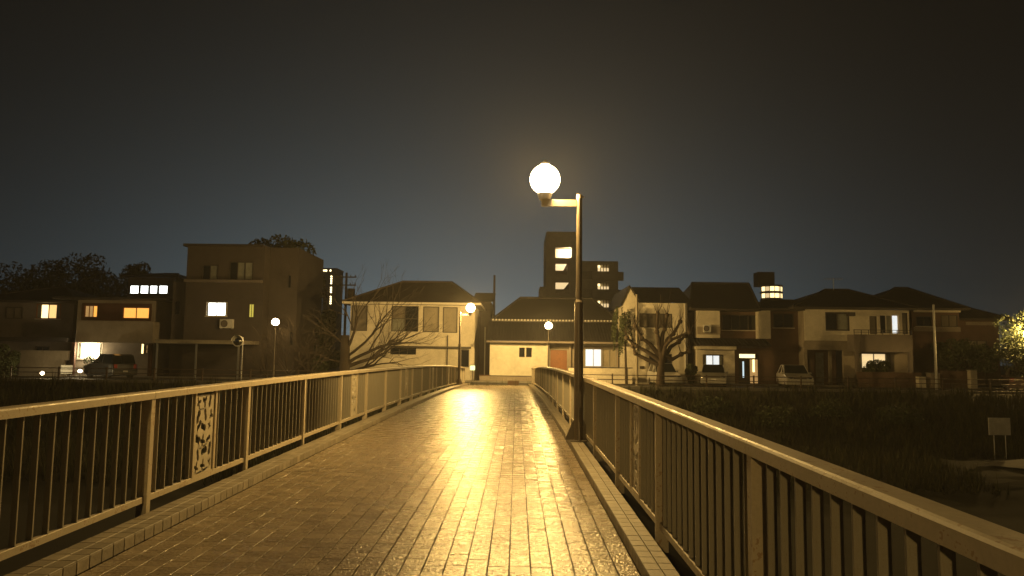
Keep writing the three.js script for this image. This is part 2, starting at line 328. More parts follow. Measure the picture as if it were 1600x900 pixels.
// ---------------------------------------------------------------- bridge lamps: pole on one railing, arm towards the deck, glass globe on the arm
function bridgeLamp(d, side, label, cd) {
  const X = (side > 0 ? 0.965 : -3.02) + drift(d), y = deckY(d), a = -side, t = thing('bridge_lamp', label, 'lamp post', X, y, d, 'lamps of the footbridge');
  part(t, 'base_plate', box(X - 0.13, X + 0.13, y + 0.09, y + 0.115, d - 0.13, d + 0.13), M.lampPaint);
  for (let k = 0; k < 4; k++) { const q = Math.PI / 4 + k * Math.PI / 2, dx = Math.cos(q), dz = Math.sin(q); const g = new THREE.BoxGeometry(0.16, 0.30, 0.014); g.translate(0.13, 0, 0); const p = g.attributes.position; for (let i = 0; i < p.count; i++) if (p.getY(i) > 0 && p.getX(i) > 0.13) p.setX(i, 0.085); g.computeVertexNormals(); g.rotateY(k * Math.PI / 2); g.translate(X, y + 0.265, -d); part(t, 'gusset', metric(g), M.lampPaint); }
  part(t, 'lower_pole', [cyl(X, y + 0.11, y + 2.26, d, 0.072, 0.072, 20), cyl(X, y + 2.26, y + 2.30, d, 0.072, 0.052, 20)], M.lampPaint);
  part(t, 'hatch', box(X - 0.035, X + 0.035, y + 0.62, y + 0.86, d - 0.078, d - 0.064), M.lampPaint);
  part(t, 'upper_pole', cyl(X, y + 2.30, y + 3.93, d, 0.050, 0.044, 18), M.lampPaint);
  part(t, 'pole_cap', [cyl(X, y + 3.93, y + 3.99, d, 0.05, 0.046), box(X - 0.03, X + 0.08, y + 3.945, y + 3.963, d - 0.018, d + 0.018)], M.lampArm);
  part(t, 'arm', box(Math.min(X + a * 0.045, X + a * 0.61), Math.max(X + a * 0.045, X + a * 0.61), y + 3.80, y + 3.905, d - 0.028, d + 0.028), M.lampArm);
  const gx = X + a * 0.555, gy = y + 4.235;
  part(t, 'socket', [cyl(gx, y + 3.905, y + 4.005, d, 0.09, 0.125)], M.lampArm);
  const globe = new THREE.SphereGeometry(0.243, 32, 20); globe.translate(gx, gy, -d); part(t, 'globe', globe, M.globe);
  part(t, 'finial', [cyl(gx, gy + 0.238, gy + 0.275, d, 0.085, 0.07), cyl(gx, gy + 0.275, gy + 0.32, d, 0.04, 0.02)], M.lampArm);
  pointLight(t, gx, gy, d, cd);
}
bridgeLamp(11.7, 1, 'tall dark arm lamp with glowing globe standing against the bridge railing midway', 95);
bridgeLamp(40.0, -1, 'arm lamp with glowing globe at the far end of the bridge', 165);
bridgeLamp(-17, -1, 'arm lamp on the near end of the bridge behind the photographer', 135);
// ---------------------------------------------------------------- street lamps of the far bank
function streetLamp(x, d, top, label, cd, front = true) {
  const t = thing('street_lamp', label, 'street lamp', x, 0, d, 'street lamps along the far bank');
  part(t, 'post', [cyl(x, 0, 1.1, d, 0.075, 0.07), cyl(x, 1.1, top - 0.25, d, 0.05, 0.04)], M.lampPaint);
  part(t, 'collar', cyl(x, top - 0.28, top - 0.19, d, 0.06, 0.13), M.lampArm);
  const g = new THREE.SphereGeometry(0.235, 24, 16); g.translate(x, top, -d); part(t, 'globe', g, M.globe);
  part(t, 'cap', cyl(x, top + 0.225, top + 0.27, d, 0.09, 0.04), M.lampArm);
  pointLight(t, x, top, d, cd);
}
streetLamp(1.92, 47.3, 3.81, 'globe street lamp in front of the low white house with a dark tiled roof', 118);
streetLamp(-15.55, 47.2, 3.83, 'globe street lamp among bare branches beside the dark three-storey house', 16);
streetLamp(31.85, 46.6, 3.7, 'globe street lamp shining through the leafy tree at the end of the bank', 150);

// ================================================================ buildings of the far bank
// front wall with real openings, closed by side and back walls; outline is a list of [x, y]
function shell(t, name, outline, holes, d, depth, m, th = 0.2) {
  const s = new THREE.Shape(outline.map(([x, y]) => new THREE.Vector2(x, y)));
  for (const [x0, x1, y0, y1] of holes) { const h = new THREE.Path(); h.moveTo(x0, y0); h.lineTo(x0, y1); h.lineTo(x1, y1); h.lineTo(x1, y0); h.closePath(); s.holes.push(h); }
  const g = new THREE.ExtrudeGeometry(s, { depth: th, bevelEnabled: false }); g.translate(0, 0, -d - th);
  const xs = outline.map((p) => p[0]), ys = outline.map((p) => p[1]), x0 = Math.min(...xs), x1 = Math.max(...xs), y0 = Math.min(...ys);
  const hl = Math.max(...outline.filter((p) => p[0] < x0 + 0.01).map((p) => p[1])), hr = Math.max(...outline.filter((p) => p[0] > x1 - 0.01).map((p) => p[1])), h = Math.min(hl, hr);
  return part(t, name, [metric(g), box(x0, x0 + th, y0, hl, d + th, d + depth), box(x1 - th, x1, y0, hr, d + th, d + depth), box(x0 + th, x1 - th, y0, h, d + depth - th, d + depth), box(x0 + th, x1 - th, h - 0.12, h - 0.02, d + th, d + depth - th)], m);
}
const rectOutline = ([x0, x1, y0, y1]) => [[x0, y0], [x1, y0], [x1, y1], [x0, y1]];
// a window set in its opening: frame, panes, sill
function win(t, r, d, { frame = M.darkTrim, pane = M.glass, cols = 2, rows = 1, sill = true, w = 0.06, panes, inset = 0.06, label, drapes, name = 'window' } = {}) {
  const [x0, x1, y0, y1] = r, a = d - 0.02, b = d + inset + 0.04, f = [box(x0, x1, y1 - w, y1, a, b), box(x0, x1, y0, y0 + w, a, b), box(x0, x0 + w, y0 + w, y1 - w, a, b), box(x1 - w, x1, y0 + w, y1 - w, a, b)];
  const ix = (x1 - x0 - 2 * w) / cols, iy = (y1 - y0 - 2 * w) / rows, m = Math.min(0.045, ix * 0.12);
  for (let c = 1; c < cols; c++) f.push(box(x0 + w + c * ix - m / 2, x0 + w + c * ix + m / 2, y0 + w, y1 - w, a + 0.01, b));
  for (let k = 1; k < rows; k++) for (let c = 0; c < cols; c++) f.push(box(x0 + w + c * ix + (c ? m / 2 : 0), x0 + w + (c + 1) * ix - (c < cols - 1 ? m / 2 : 0), y0 + w + k * iy - 0.025, y0 + w + k * iy + 0.025, a + 0.012, b));
  const q = part(t, name, f, frame); if (label) q.userData.label = label;
  for (let k = 0; k < rows; k++) for (let c = 0; c < cols; c++) part(q, 'pane', box(x0 + w + c * ix + 0.002, x0 + w + (c + 1) * ix - 0.002, y0 + w + k * iy + 0.002, y0 + w + (k + 1) * iy - 0.002, d + inset, d + inset + 0.012), panes ? panes[k * cols + c] : pane);
  if (drapes) for (const s of [0, 1]) { const W = (x1 - x0) * drapes, n = 5, f2 = []; for (let i = 0; i < n; i++) { const cx = (s ? x1 - w - W : x0 + w) + ((i + 0.5) * W) / n, g = new THREE.CylinderGeometry(W / n / 1.7, W / n / 1.5, y1 - y0 - 2 * w, 8); g.translate(cx, (y0 + y1) / 2, -(d + inset - 0.004 - (i % 2) * 0.01)); f2.push(g); } part(q, 'drape', f2, M.curtain); }
  if (sill) part(q, 'sill', box(x0 - 0.05, x1 + 0.05, y0 - 0.05, y0 - 0.002, d - 0.09, d + 0.05), M.trim);
  return q;
}
// hip or gable roof over a rectangle: eave height y, overhang o, ridge from rx0 to rx1 at height ry
function hip(t, x0, x1, d0, d1, y, ry, rx0, rx1, m, { fascia = M.trim, th = 0.14, rd } = {}) {
  const dm = rd || (d0 + d1) / 2, A = [x0, y, d0], B = [x1, y, d0], C = [x1, y, d1], D = [x0, y, d1], P = [rx0, ry, dm], Q = [rx1, ry, dm], lo = (v) => [v[0], v[1] - th, v[2]];
  const r = part(t, 'roof', [poly([...quad(A, B, Q, P), ...quad(C, D, P, Q), [B, C, Q], [D, A, P]]), poly([...quad(lo(A), lo(D), lo(C), lo(B))])], m);
  part(r, 'fascia', [box(x0, x1, y - th, y - 0.003, d0 - 0.02, d0 + 0.02), box(x0 - 0.02, x0 + 0.02, y - th, y - 0.003, d0 + 0.02, d1), box(x1 - 0.02, x1 + 0.02, y - th, y - 0.003, d0 + 0.02, d1)], fascia);
  part(r, 'ridge_tile', [rod(V(rx0, ry + 0.03, -dm), V(rx1, ry + 0.03, -dm), 0.09), rod(V(x0, y + 0.03, -d0), V(rx0, ry + 0.03, -dm), 0.07), rod(V(x1, y + 0.03, -d0), V(rx1, ry + 0.03, -dm), 0.07)], m);
  return r;
}
function house(name, label, r, d, depth, m, holes = [], outline, category = 'house') {
  const t = thing(name, label, category, (r[0] + r[1]) / 2, r[2], d);
  shell(t, 'wall', outline || rectOutline(r), holes, d, depth, m); return t;
}
const base = (r, y = -0.03) => [r[0], r[1], y, r[3]];

{ // far left: dim house with one bright two-pane window upstairs
  const D = 56, r = base([-41.32, -33.89, -0.54, 5.47]), w1 = [-36.74, -34.88, 4.22, 5.34];
  const t = house('house', 'dim low house with one warm lit two-pane upstairs window beside trees', r, D, 8, M.greyWall, [w1]);
  win(t, w1, D, { cols: 2, panes: [M.litWarm, M.litMid], frame: M.wood, drapes: 0.16 });
  const w2 = [-39.04, -37.76, 4.19, 5.07]; win(t, [w2[0], w2[1], w2[2], w2[3]], D - 0.07, { sill: false, name: 'shutter', pane: M.shutterDim });
  hip(t, r[0] - 0.6, r[1] + 0.5, D - 0.7, D + 8.6, r[3] + 0.1, r[3] + 1.5, r[0] + 3.5, r[1] - 3.2, M.roof, { fascia: M.darkTrim });
  const e = [-40.12, -33.49, 2.49, 2.78]; part(t, 'canopy', box(e[0], e[1], e[2], e[3], D - 1.3, D - 0.005), M.darkTrim);
  const c = [-36.59, -35.52, 1.89, 2.13]; win(t, [c[0], c[1], c[2] - 0.4, c[3]], D - 0.07, { sill: false, cols: 2 });
}
{ // orange windows over a beige balcony, bright ground floor
  const D = 54.5, r = base([-32.71, -26.92, -0.38, 5.65]), up = [-32.37, -27.18, 4.08, 5.36];
  const a = [-32.18, -31.18, 4.29, 5.2], b = [-29.32, -27.32, 4.24, 5.09], g = [-32.51, -30.66, 1.23, 2.45], n = [-27.83, -27.59, 1.65, 2.41], n2 = [-27.45, -27.31, 1.7, 2.32];
  const t = house('house', 'two-storey house with two orange windows over a beige balcony and a brilliant ground-floor window', r, D, 9, M.beige, [a, b, g, n, n2]);
  const s = new THREE.Shape(rectOutline(up).map((p) => new THREE.Vector2(p[0], p[1]))); for (const h of [a, b]) { const q = new THREE.Path(); q.moveTo(h[0], h[2]); q.lineTo(h[0], h[3]); q.lineTo(h[1], h[3]); q.lineTo(h[1], h[2]); q.closePath(); s.holes.push(q); }
  const cg = new THREE.ExtrudeGeometry(s, { depth: 0.05, bevelEnabled: false }); cg.translate(0, 0, -D + 0.002); part(t, 'cladding', metric(cg), M.cladding);
  win(t, a, D, { cols: 3, panes: [M.litDim, M.litDim, M.litOrange], frame: M.wood, sill: false }); win(t, b, D, { pane: M.litOrange, frame: M.wood, sill: false });
  win(t, g, D, { cols: 2, pane: M.litHot, frame: M.trim, drapes: 0.1 }); win(t, n, D, { cols: 1, pane: M.litWarm, sill: false, w: 0.03 }); win(t, n2, D, { cols: 1, rows: 2, pane: M.litDim, sill: false, w: 0.03 });
  const bal = [-32.04, -26.46, 2.56, 3.99]; part(t, 'balcony', [box(bal[0], bal[1], bal[2], bal[3], 53.4, 53.52), box(bal[0], bal[1], bal[2] - 0.12, bal[2] - 0.002, 53.42, D - 0.002), box(bal[0], bal[0] + 0.1, bal[2], bal[3], 53.525, D - 0.002), box(bal[1] - 0.1, bal[1], bal[2], bal[3], 53.525, D - 0.002)], M.beige);
  for (const p of [-32.24, -26.64]) part(t, 'column', box(p - 0.11, p + 0.11, -0.03, bal[2] - 0.125, 53.5, 53.7), M.cladding);
  const roof = [-33.91, -25.57, 5.53, 5.9]; part(t, 'roof', [poly(quad([roof[0], roof[2] + 0.22, 53.3], [roof[1], roof[2] + 0.22, 53.3], [roof[1], roof[3] + 0.35, 64], [roof[0], roof[3] + 0.35, 64])), box(roof[0], roof[1], roof[2] + 0.05, roof[2] + 0.2, 53.3, 64)], M.roof);
  const spill = new THREE.PointLight(new THREE.Color().setRGB(1, 0.78, 0.45), 9, 0, 2); spill.castShadow = true; spill.shadow.radius = 14; spill.position.set((g[0] + g[1]) / 2, (g[2] + g[3]) / 2, -(D - 0.5)).sub(t.off); t.add(spill);
}
{ // taller house behind, band of white panes
  const D = 72, r = base([-38.39, -33.8, 1.14, 9.08]), t = thing('house', 'dark house behind with four square white lit panes in a row under its roof', 'house', (r[0] + r[1]) / 2, r[2], D);
  const hs = [[-38.17, -37.29, 7.43, 8.25], [-37.16, -36.34, 7.44, 8.26], [-36.22, -35.46, 7.45, 8.27], [-35.33, -34.45, 7.46, 8.28]];
  const y2 = [-38.12, -34.4, 6.69, 7.13], low = hs.map((h) => [h[0], h[1], y2[2], y2[3]]);
  shell(t, 'wall', rectOutline(r), [...hs, ...low], D, 8, M.greyWall);
  for (const h of hs) win(t, h, D, { cols: 1, pane: M.litWhite, sill: false, w: 0.04 });
  for (const h of low) win(t, h, D, { cols: 3, pane: M.litCool, sill: false, w: 0.05 });
  hip(t, r[0] - 0.5, r[1] + 0.5, D - 0.5, D + 8.5, r[3] + 0.1, r[3] + 0.75, r[0] + 1.5, r[1] - 1.5, M.roof, { fascia: M.darkTrim });
}
{ // dark three-storey block
  const D = 53, main = base([-24.06, -18.43, -0.22, 9.55]), w = [-22.51, -20.98, 4.43, 5.45], y = [-19.41, -19.04, 4.37, 5.34], b1 = [-22.92, -21.76, 7.02, 8.13], b2 = [-20.97, -19.21, 7.04, 8.39];
  const t = house('house', 'dark three-storey flat-roofed house with one bright white window', main, D, 9, M.darkWall, [w, y, b1, b2]);
  win(t, w, D, { cols: 2, panes: [M.litWhite, M.litWhite], frame: M.trim, drapes: 0.06 }); win(t, y, D, { cols: 2, pane: M.litYellow, sill: false, w: 0.03 });
  win(t, b1, D, { cols: 2, panes: [M.glass, M.curtain], sill: false }); win(t, b2, D, { cols: 3, panes: [M.glass, M.curtain, M.curtain], sill: false });
  const cop = [-24.37, -18.51, 9.48, 9.67]; part(t, 'parapet', box(cop[0], cop[1], cop[2], cop[3], 52.9, 62.1), M.darkTrim);
  const led = [-24.01, -18.48, 6.85, 7.03]; part(t, 'balcony_ledge', box(led[0], led[1], led[2], led[3], 52.5, D - 0.003), M.greyWall);
  const left = base([-25.25, -24.27, -0.29, 6.95]), lw = [-25.11, -24.64, 4.52, 5.55]; shell(t, 'side_wing', rectOutline([left[0], main[0] - 0.01, left[2], left[3]]), [lw], 53.6, 7, M.darkWall); win(t, lw, 53.6, { cols: 1, sill: false });
  const right = base([-18.84, -16.34, -0.22, 9.62]), rw1 = [-18.79, -18.46, 7.23, 8.46], rw2 = [-17.05, -16.82, 6.63, 7.58], rw3 = [-16.79, -16.51, 2.4, 3.43]; shell(t, 'side_wing', rectOutline([main[1] + 0.01, right[1], right[2], right[3]]), [rw1, rw2, rw3], 54.2, 7, M.darkWall);
  for (const q of [rw1, rw2, rw3]) win(t, q, 54.2, { cols: 1, pane: q === rw1 ? M.curtain : M.glass, sill: false, w: 0.03 });
  const dp = [-18.72, -18.57, 3.49, 5.27]; part(t, 'downpipe', cyl((dp[0] + dp[1]) / 2, dp[2], dp[3], 54.1, 0.05), M.white);
}
function airUnit(r, d, label) {
  const t = thing('air_conditioner', label, 'air conditioner', (r[0] + r[1]) / 2, r[2], d, 'air conditioners on the houses'), h = r[3] - r[2], cx = lerp(r[0], r[1], 0.36), cy = (r[2] + r[3]) / 2;
  part(t, 'casing', boxR(r, d - 0.32, d - 0.03), M.white);
  const ring = new THREE.TorusGeometry(h * 0.36, 0.02, 6, 24); ring.translate(cx, cy, -(d - 0.335)); part(t, 'fan_guard', ring, M.darkTrim);
  const disc = new THREE.CylinderGeometry(h * 0.34, h * 0.34, 0.02, 24); disc.rotateX(Math.PI / 2); disc.translate(cx, cy, -(d - 0.325)); part(t, 'fan', disc, M.greyWall);
  part(t, 'bracket', [box(r[0] + 0.05, r[0] + 0.1, r[2] - 0.06, r[2] - 0.003, d - 0.34, d - 0.004), box(r[1] - 0.1, r[1] - 0.05, r[2] - 0.06, r[2] - 0.003, d - 0.34, d - 0.004)], M.steel);
}
airUnit([-21.35, -20.43, 3.57, 4.21], 53, 'white air conditioner unit under the bright white window of the dark house');
{ // carport beside the dark house
  const r = [-24.36, -18.55, 2.41, 2.66], t = thing('carport', 'flat carport roof on thin posts below the dark three-storey house', 'carport', (r[0] + r[1]) / 2, 0, 49.5);
  part(t, 'roof', [box(r[0], r[1], r[2], r[3] - 0.06, 49.5, 52.9), box(r[0], r[1], r[3] - 0.06, r[3], 49.46, 52.9)], M.shutter);
  for (const x of [-24.27, -21.63, -18.78]) part(t, 'post', box(x - 0.05, x + 0.05, -0.03, r[2] - 0.002, 49.65, 49.75), M.steel);
}
{ // hip-roofed cream house
  const D = 53.5, r = base([-12.2, -3.18, -0.16, 5.46]), a = [-12.12, -10.96, 3.52, 5.37], b = [-9.2, -7.25, 3.51, 5.36], c = [-6.92, -5.76, 3.49, 5.34], e = [-5.48, -4.42, 3.46, 5.31], door = [-7.12, -5.6, -0.1, 2.29], low = [-4.13, -3.53, 0.99, 2.27], rec = [-9.22, -7.37, 1.85, 2.31];
  const t = house('house', 'cream two-storey house with brown hip roof and a red-brown front door', r, D, 9, M.cream, [a, b, c, e, door, low, rec]);
  win(t, a, D, { cols: 1, pane: M.shutterDim, sill: false }); win(t, b, D, { cols: 2, rows: 2, panes: [M.curtain, M.glass, M.shutterDim, M.glass], w: 0.05 });
  win(t, c, D, { cols: 1, pane: M.shutter, sill: false }); win(t, e, D, { cols: 1, pane: M.shutter, sill: false }); win(t, low, D, { cols: 1 }); win(t, rec, D, { cols: 3, sill: false, pane: M.glass, w: 0.03 });
  const leaf = [-6.8, -6.01, -0.1, 2.24]; const dr = part(t, 'door', box(leaf[0], leaf[1], 0, leaf[3], D + 0.06, D + 0.12), M.wood); part(dr, 'handle', rod(V(leaf[0] + 0.1, 0.8, -(D + 0.03)), V(leaf[0] + 0.1, 1.25, -(D + 0.03)), 0.016), M.steel);
  for (let k = 1; k < 5; k++) part(dr, 'groove_board', box(lerp(leaf[0], leaf[1], k / 5) - 0.012, lerp(leaf[0], leaf[1], k / 5) + 0.012, 0.05, leaf[3] - 0.05, D + 0.045, D + 0.06), M.wood);
  for (const [x0, x1] of [[door[0], leaf[0] - 0.02], [leaf[1] + 0.02, door[1]]]) for (let k = 0; k < 5; k++) part(t, 'side_brick', box(x0, x1 - (k % 2) * 0.1, 0.02 + k * 0.5, 0.5 + k * 0.5, D + 0.03, D + 0.1), M.creamBright);
  const led = [-9.18, -3.39, 2.35, 2.47]; part(t, 'ledge', box(led[0], led[1], led[2], led[3], 53.1, D - 0.003), M.darkTrim);
  const dp = -5.1; part(t, 'downpipe', cyl(dp, 0, 3.27, 53.42, 0.04), M.darkTrim);
  hip(t, -12.66, -2.73, 52.8, 63.2, 5.6, 7.54, -9.21, -5.25, M.roofBrown, { th: 0.16 });
}
{ // narrow dark house in the alley
  const r = base([-3.42, -2.28, -0.34, 6.27]); const t = house('house', 'unlit narrow house end in the dark gap beside the low white house', r, 60, 6, M.darkWall, []);
  part(t, 'roof', [poly([...quad([r[0] - 0.3, r[3] - 0.1, 59.5], [r[1] + 0.3, r[3] - 0.1, 59.5], [r[1] + 0.3, r[3] + 0.9, 63], [r[0] - 0.3, r[3] + 0.9, 63])])], M.roof);
  const dp = [-2.75, -2.64, 3.06, 4.14]; part(t, 'downpipe', cyl((dp[0] + dp[1]) / 2, 0, dp[3], 59.85, 0.05), M.white);
}
{ // low white house with tiled roofs
  const D = 53, r = base([-2.03, 2.21, -0.04, 2.87]), a = [0.06, 0.47, 1.77, 2.46], b = [0.56, 0.97, 1.78, 2.46];
  const t = house('house', 'low white-walled house with two small dark windows and dark double tiled roof', r, D, 8, M.creamBright, [a, b]);
  win(t, a, D, { cols: 1, rows: 1, sill: false, w: 0.03 }); win(t, b, D, { cols: 1, rows: 1, sill: false, w: 0.03 });
  const pl = [-2.06, 2.21, -0.04, 0.46]; part(t, 'plinth', [box(r[0], r[1], -0.03, pl[3] - 0.06, 52.93, D - 0.003)], M.beige); part(t, 'drip_edge', box(r[0], r[1], pl[3] - 0.055, pl[3], 52.9, D - 0.003), M.darkTrim);
  const pr = base([2.25, 7.25, -0.01, 2.94]), door = [2.29, 3.54, 0.05, 2.31], w1 = [4.84, 6.04, 1.15, 2.44], w2 = [6.09, 7.11, 1.11, 2.45];
  shell(t, 'recessed_wall', rectOutline([r[1] + 0.01, pr[1], pr[2], pr[3]]), [[door[0] + 0.05, door[1], 0, door[3]], w1, w2], 53.9, 6.8, M.beige);
  const dr = part(t, 'door', box(door[0] + 0.05, door[1], 0, door[3], 54.0, 54.05), M.wood); for (let k = 0; k < 11; k++) { const x = lerp(door[0] + 0.1, door[1] - 0.05, k / 10); part(dr, 'slat', box(x - 0.025, x + 0.025, 0.04, door[3] - 0.04, 53.95, 53.998), M.wood); }
  for (const x of [2.15, 3.74]) part(t, 'porch_post', box(x - 0.06, x + 0.06, 0, r[3] - 0.1, 53.5, 53.62), M.beige);
  win(t, w1, 53.9, { cols: 2, rows: 1, panes: [M.litCool, M.litCurtain], frame: M.steel, sill: false, w: 0.04 }); win(t, w2, 53.9, { cols: 2, pane: M.shutter, frame: M.steel, sill: false, w: 0.04 });
  const fa = [4.36, 7.06, 2.66, 3.08]; part(t, 'sign_fascia', box(fa[0], fa[1], fa[2], fa[3], 53.2, 53.4), M.creamBright);
  // lower roof
  const ey = 2.92, ex0 = -2.25, ex1 = 7.11, ty = 4.43;
  const rf = part(t, 'roof', [poly([...quad([ex0, ey, 52.2], [ex1, ey, 52.2], [ex1, ty, 55.6], [ex0, ty, 55.6])]), poly([...quad([ex0, ey - 0.1, 52.22], [ex0, ey - 0.1, 55.6], [ex1, ey - 0.1, 55.6], [ex1, ey - 0.1, 52.22])])], M.roof);
  part(rf, 'gutter', [box(ex0, ex1, ey - 0.14, ey - 0.01, 52.1, 52.2)], M.greyWall);
  const n = 46; for (let k = 0; k < n; k++) { const x = lerp(ex0, ex1, (k + 0.5) / n); part(rf, 'tile_rib', rod(V(x, ey + 0.03, -52.2), V(x, ty + 0.03, -55.6), 0.045, 0.045, 5), M.roof); }
  // upper storey and roof, eave edged with white tile ends
  const uy = 4.55, ux0 = -1.99, ux1 = 7.42;
  part(t, 'upper_wall', box(ux0 + 0.5, ux1 - 0.5, ty - 0.3, uy - 0.05, 55.7, 60.5), M.darkWall);
  const ur = hip(t, ux0, ux1, 55.2, 61.5, uy, 6.41, 0.11, 5.79, M.roof, { fascia: M.darkTrim });
  for (let k = 0; k < 40; k++) { const x = lerp(ux0 + 0.08, ux1 - 0.08, k / 39), g = new THREE.CylinderGeometry(0.065, 0.065, 0.05, 8); g.rotateX(Math.PI / 2); g.translate(x, uy - 0.02, -55.14); part(ur, 'eave_tile_end', g, M.white); }
}
{ // low cream wall in front of the shop end
  const r = [3.49, 7.91, 0.08, 1.1], t = thing('garden_wall', 'low cream block wall with pierced blocks in front of the bluish lit window', 'wall', (r[0] + r[1]) / 2, 0, 51.6), n = 9;
  const h = (r[3] - 0.0) / 3; for (let k = 0; k < 3; k++) for (let i = 0; i < n; i++) { const x0 = lerp(r[0], r[1], i / n), x1 = lerp(r[0], r[1], (i + 1) / n); part(t, 'block', box(x0 + 0.004, x1 - 0.004, k * h + 0.006, (k + 1) * h - 0.006, 51.6, 51.75), M.cream); }
  part(t, 'coping', box(r[0] - 0.02, r[1] + 0.02, r[3], r[3] + 0.05, 51.56, 51.79), M.darkTrim);
}
{ // apartment block far behind
  const D = 112, tw = base([4.1, 9.44, 1.49, 20.78]), top = [5.51, 7.95, 16.74, 18.31], l1 = [5.55, 7.68, 11.84, 13.01], l2 = [5.57, 7.7, 9.11, 10.18], l3 = [5.53, 7.28, 14.67, 15.85];
  const t = house('apartment_block', 'tall apartment block behind with lit stair landings and curved balconies', tw, D, 12, M.slab, [top, l1, l2, l3], null, 'building');
  part(t, 'stair_back', [boxR(top, D + 1.4, D + 1.6)], M.cream); for (const l of [l1, l2, l3]) { part(t, 'stair_light', boxR([l[0], l[1], l[2], l[3]], D + 0.8, D + 0.85), M.litStair); const f = poly([[[l[0] + 1.0, l[2] - 0.2, D + 0.4], [l[1], l[2] - 0.2, D + 0.4], [l[1], l[3] + 0.1, D + 0.4]]]); part(t, 'stair_flight', f, M.darkWall); part(t, 'landing_rail', box(l[0], l[1], l[2] - 0.5, l[2] + 0.1, D - 0.15, D - 0.003), M.greyWall); }
  const lb = new THREE.SphereGeometry(0.24, 16, 12); lb.translate(7.38, 17.66, -(D + 0.2)); part(t, 'stairwell_lamp', lb, M.globe); const pl = new THREE.PointLight(new THREE.Color().setRGB(1, 0.75, 0.4), 45, 0, 2); pl.castShadow = true; pl.position.set(7.38, 17.66, -(D + 0.2)).sub(t.off); t.add(pl);
  part(t, 'stair_core_back', box(tw[0] + 0.3, tw[1] - 0.3, tw[2], tw[3] - 1, D + 2, D + 2.2), M.greyWall);
  const lo = base([9.62, 15.33, 1.55, 16.57]); const rows = [[12.17, 13.95, 14.98, 16.07], [12.17, 13.95, 12.19, 13.18], [12.18, 13.95, 9.41, 10.5]];
  shell(t, 'side_wing', rectOutline([tw[1] + 0.02, lo[1], lo[2], lo[3]]), rows, 114, 10, M.slab);
  for (const q of rows) {
    part(t, 'walkway_back', boxR(q, 114.9, 115), M.cream); part(t, 'walkway_lamp', box(q[0] + 0.05, q[0] + 0.45, q[3] - 0.45, q[3] - 0.1, 114.5, 114.7), M.litWarm); part(t, 'walkway_glow_panel', box(q[0], q[1], q[2], q[3] - 0.5, 114.75, 114.8), M.litStair);
    for (let k = 1; k < 4; k++) part(t, 'walkway_post', box(lerp(q[0], q[1], k / 4) - 0.05, lerp(q[0], q[1], k / 4) + 0.05, q[2], q[3], 114.1, 114.2), M.darkTrim);
    const c = new THREE.CylinderGeometry(3.0, 3.0, 1.35, 28, 1, false, -1.0, 2.0); c.scale(1, 1, 0.6); c.translate((q[0] + q[1]) / 2 + 0.6, q[2] - 0.75, -115.1); part(t, 'balcony', c, M.slab);
  }
  for (const y of [425, 452]) { const q = { 425: [9.79, 11.97, 13.75, 14.95], 452: [9.8, 11.98, 10.97, 12.16] }[y]; win(t, q, 113.92, { cols: 2, sill: false, pane: M.shutterDim, frame: M.greyWall }); }
  const an = base([3.19, 4.27, 1.44, 12.38]); part(t, 'annex', box(an[0], an[1] - 0.05, an[2], an[3], 113, 120), M.cream);
}
{ // gabled cream house behind the pollarded tree
  const D = 53, f = (x, y) => [x, y], y0 = -0.03;
  const o = [[7.36, y0], [12.05, y0], [12.08, 5.76], [8.6, 5.76], [7.91, 6.95], [7.36, 5.61]], up = [8.64, 10.97, 3.99, 5], low = [9.31, 10.94, 0.09, 2.13];
  o[2] = [o[1][0], o[2][1]]; o[5] = [o[0][0], o[5][1]];
  const t = thing('house', 'cream house with a sharp gable behind the pollarded street tree', 'house', (o[0][0] + o[1][0]) / 2, y0, D);
  shell(t, 'wall', o, [up, low], D, 8, M.cream); win(t, up, D, { cols: 4, pane: M.shutterDim, sill: true }); win(t, [low[0], low[1], 0, low[3]], D, { cols: 3, rows: 2, pane: M.glass, sill: false });
  const e = o[2][1], x1 = o[1][0], x0 = o[3][0];
  part(t, 'roof', [poly([...quad([x0 - 0.2, e + 0.02, 52.6], [x1 + 0.3, e + 0.02, 52.6], [x1 + 0.3, e + 1.5, 57], [x0 - 0.2, e + 1.5, 57]), ...quad([x0 - 0.2, e + 1.5, 57], [x1 + 0.3, e + 1.5, 57], [x1 + 0.3, e, 61.3], [x0 - 0.2, e, 61.3])]), poly([...quad([o[4][0], o[4][1] + 0.06, 52.7], [x0 + 0.05, e + 0.1, 52.7], [x0 + 0.05, e + 0.1, 61], [o[4][0], o[4][1] + 0.06, 61]), ...quad([o[4][0], o[4][1] + 0.06, 52.7], [o[4][0], o[4][1] + 0.06, 61], [o[5][0] - 0.2, o[5][1] - 0.2, 61], [o[5][0] - 0.2, o[5][1] - 0.2, 52.7])])], M.roof);
  const ch = [8.8, 8.93, 1.52, 2.34]; part(t, 'meter_box', boxR([8.66, 8.94, 1.07, 1.25], 52.9, D - 0.003), M.darkTrim);
  part(t, 'downpipe', cyl(11.89, 0, e, 52.93, 0.04), M.white);
}
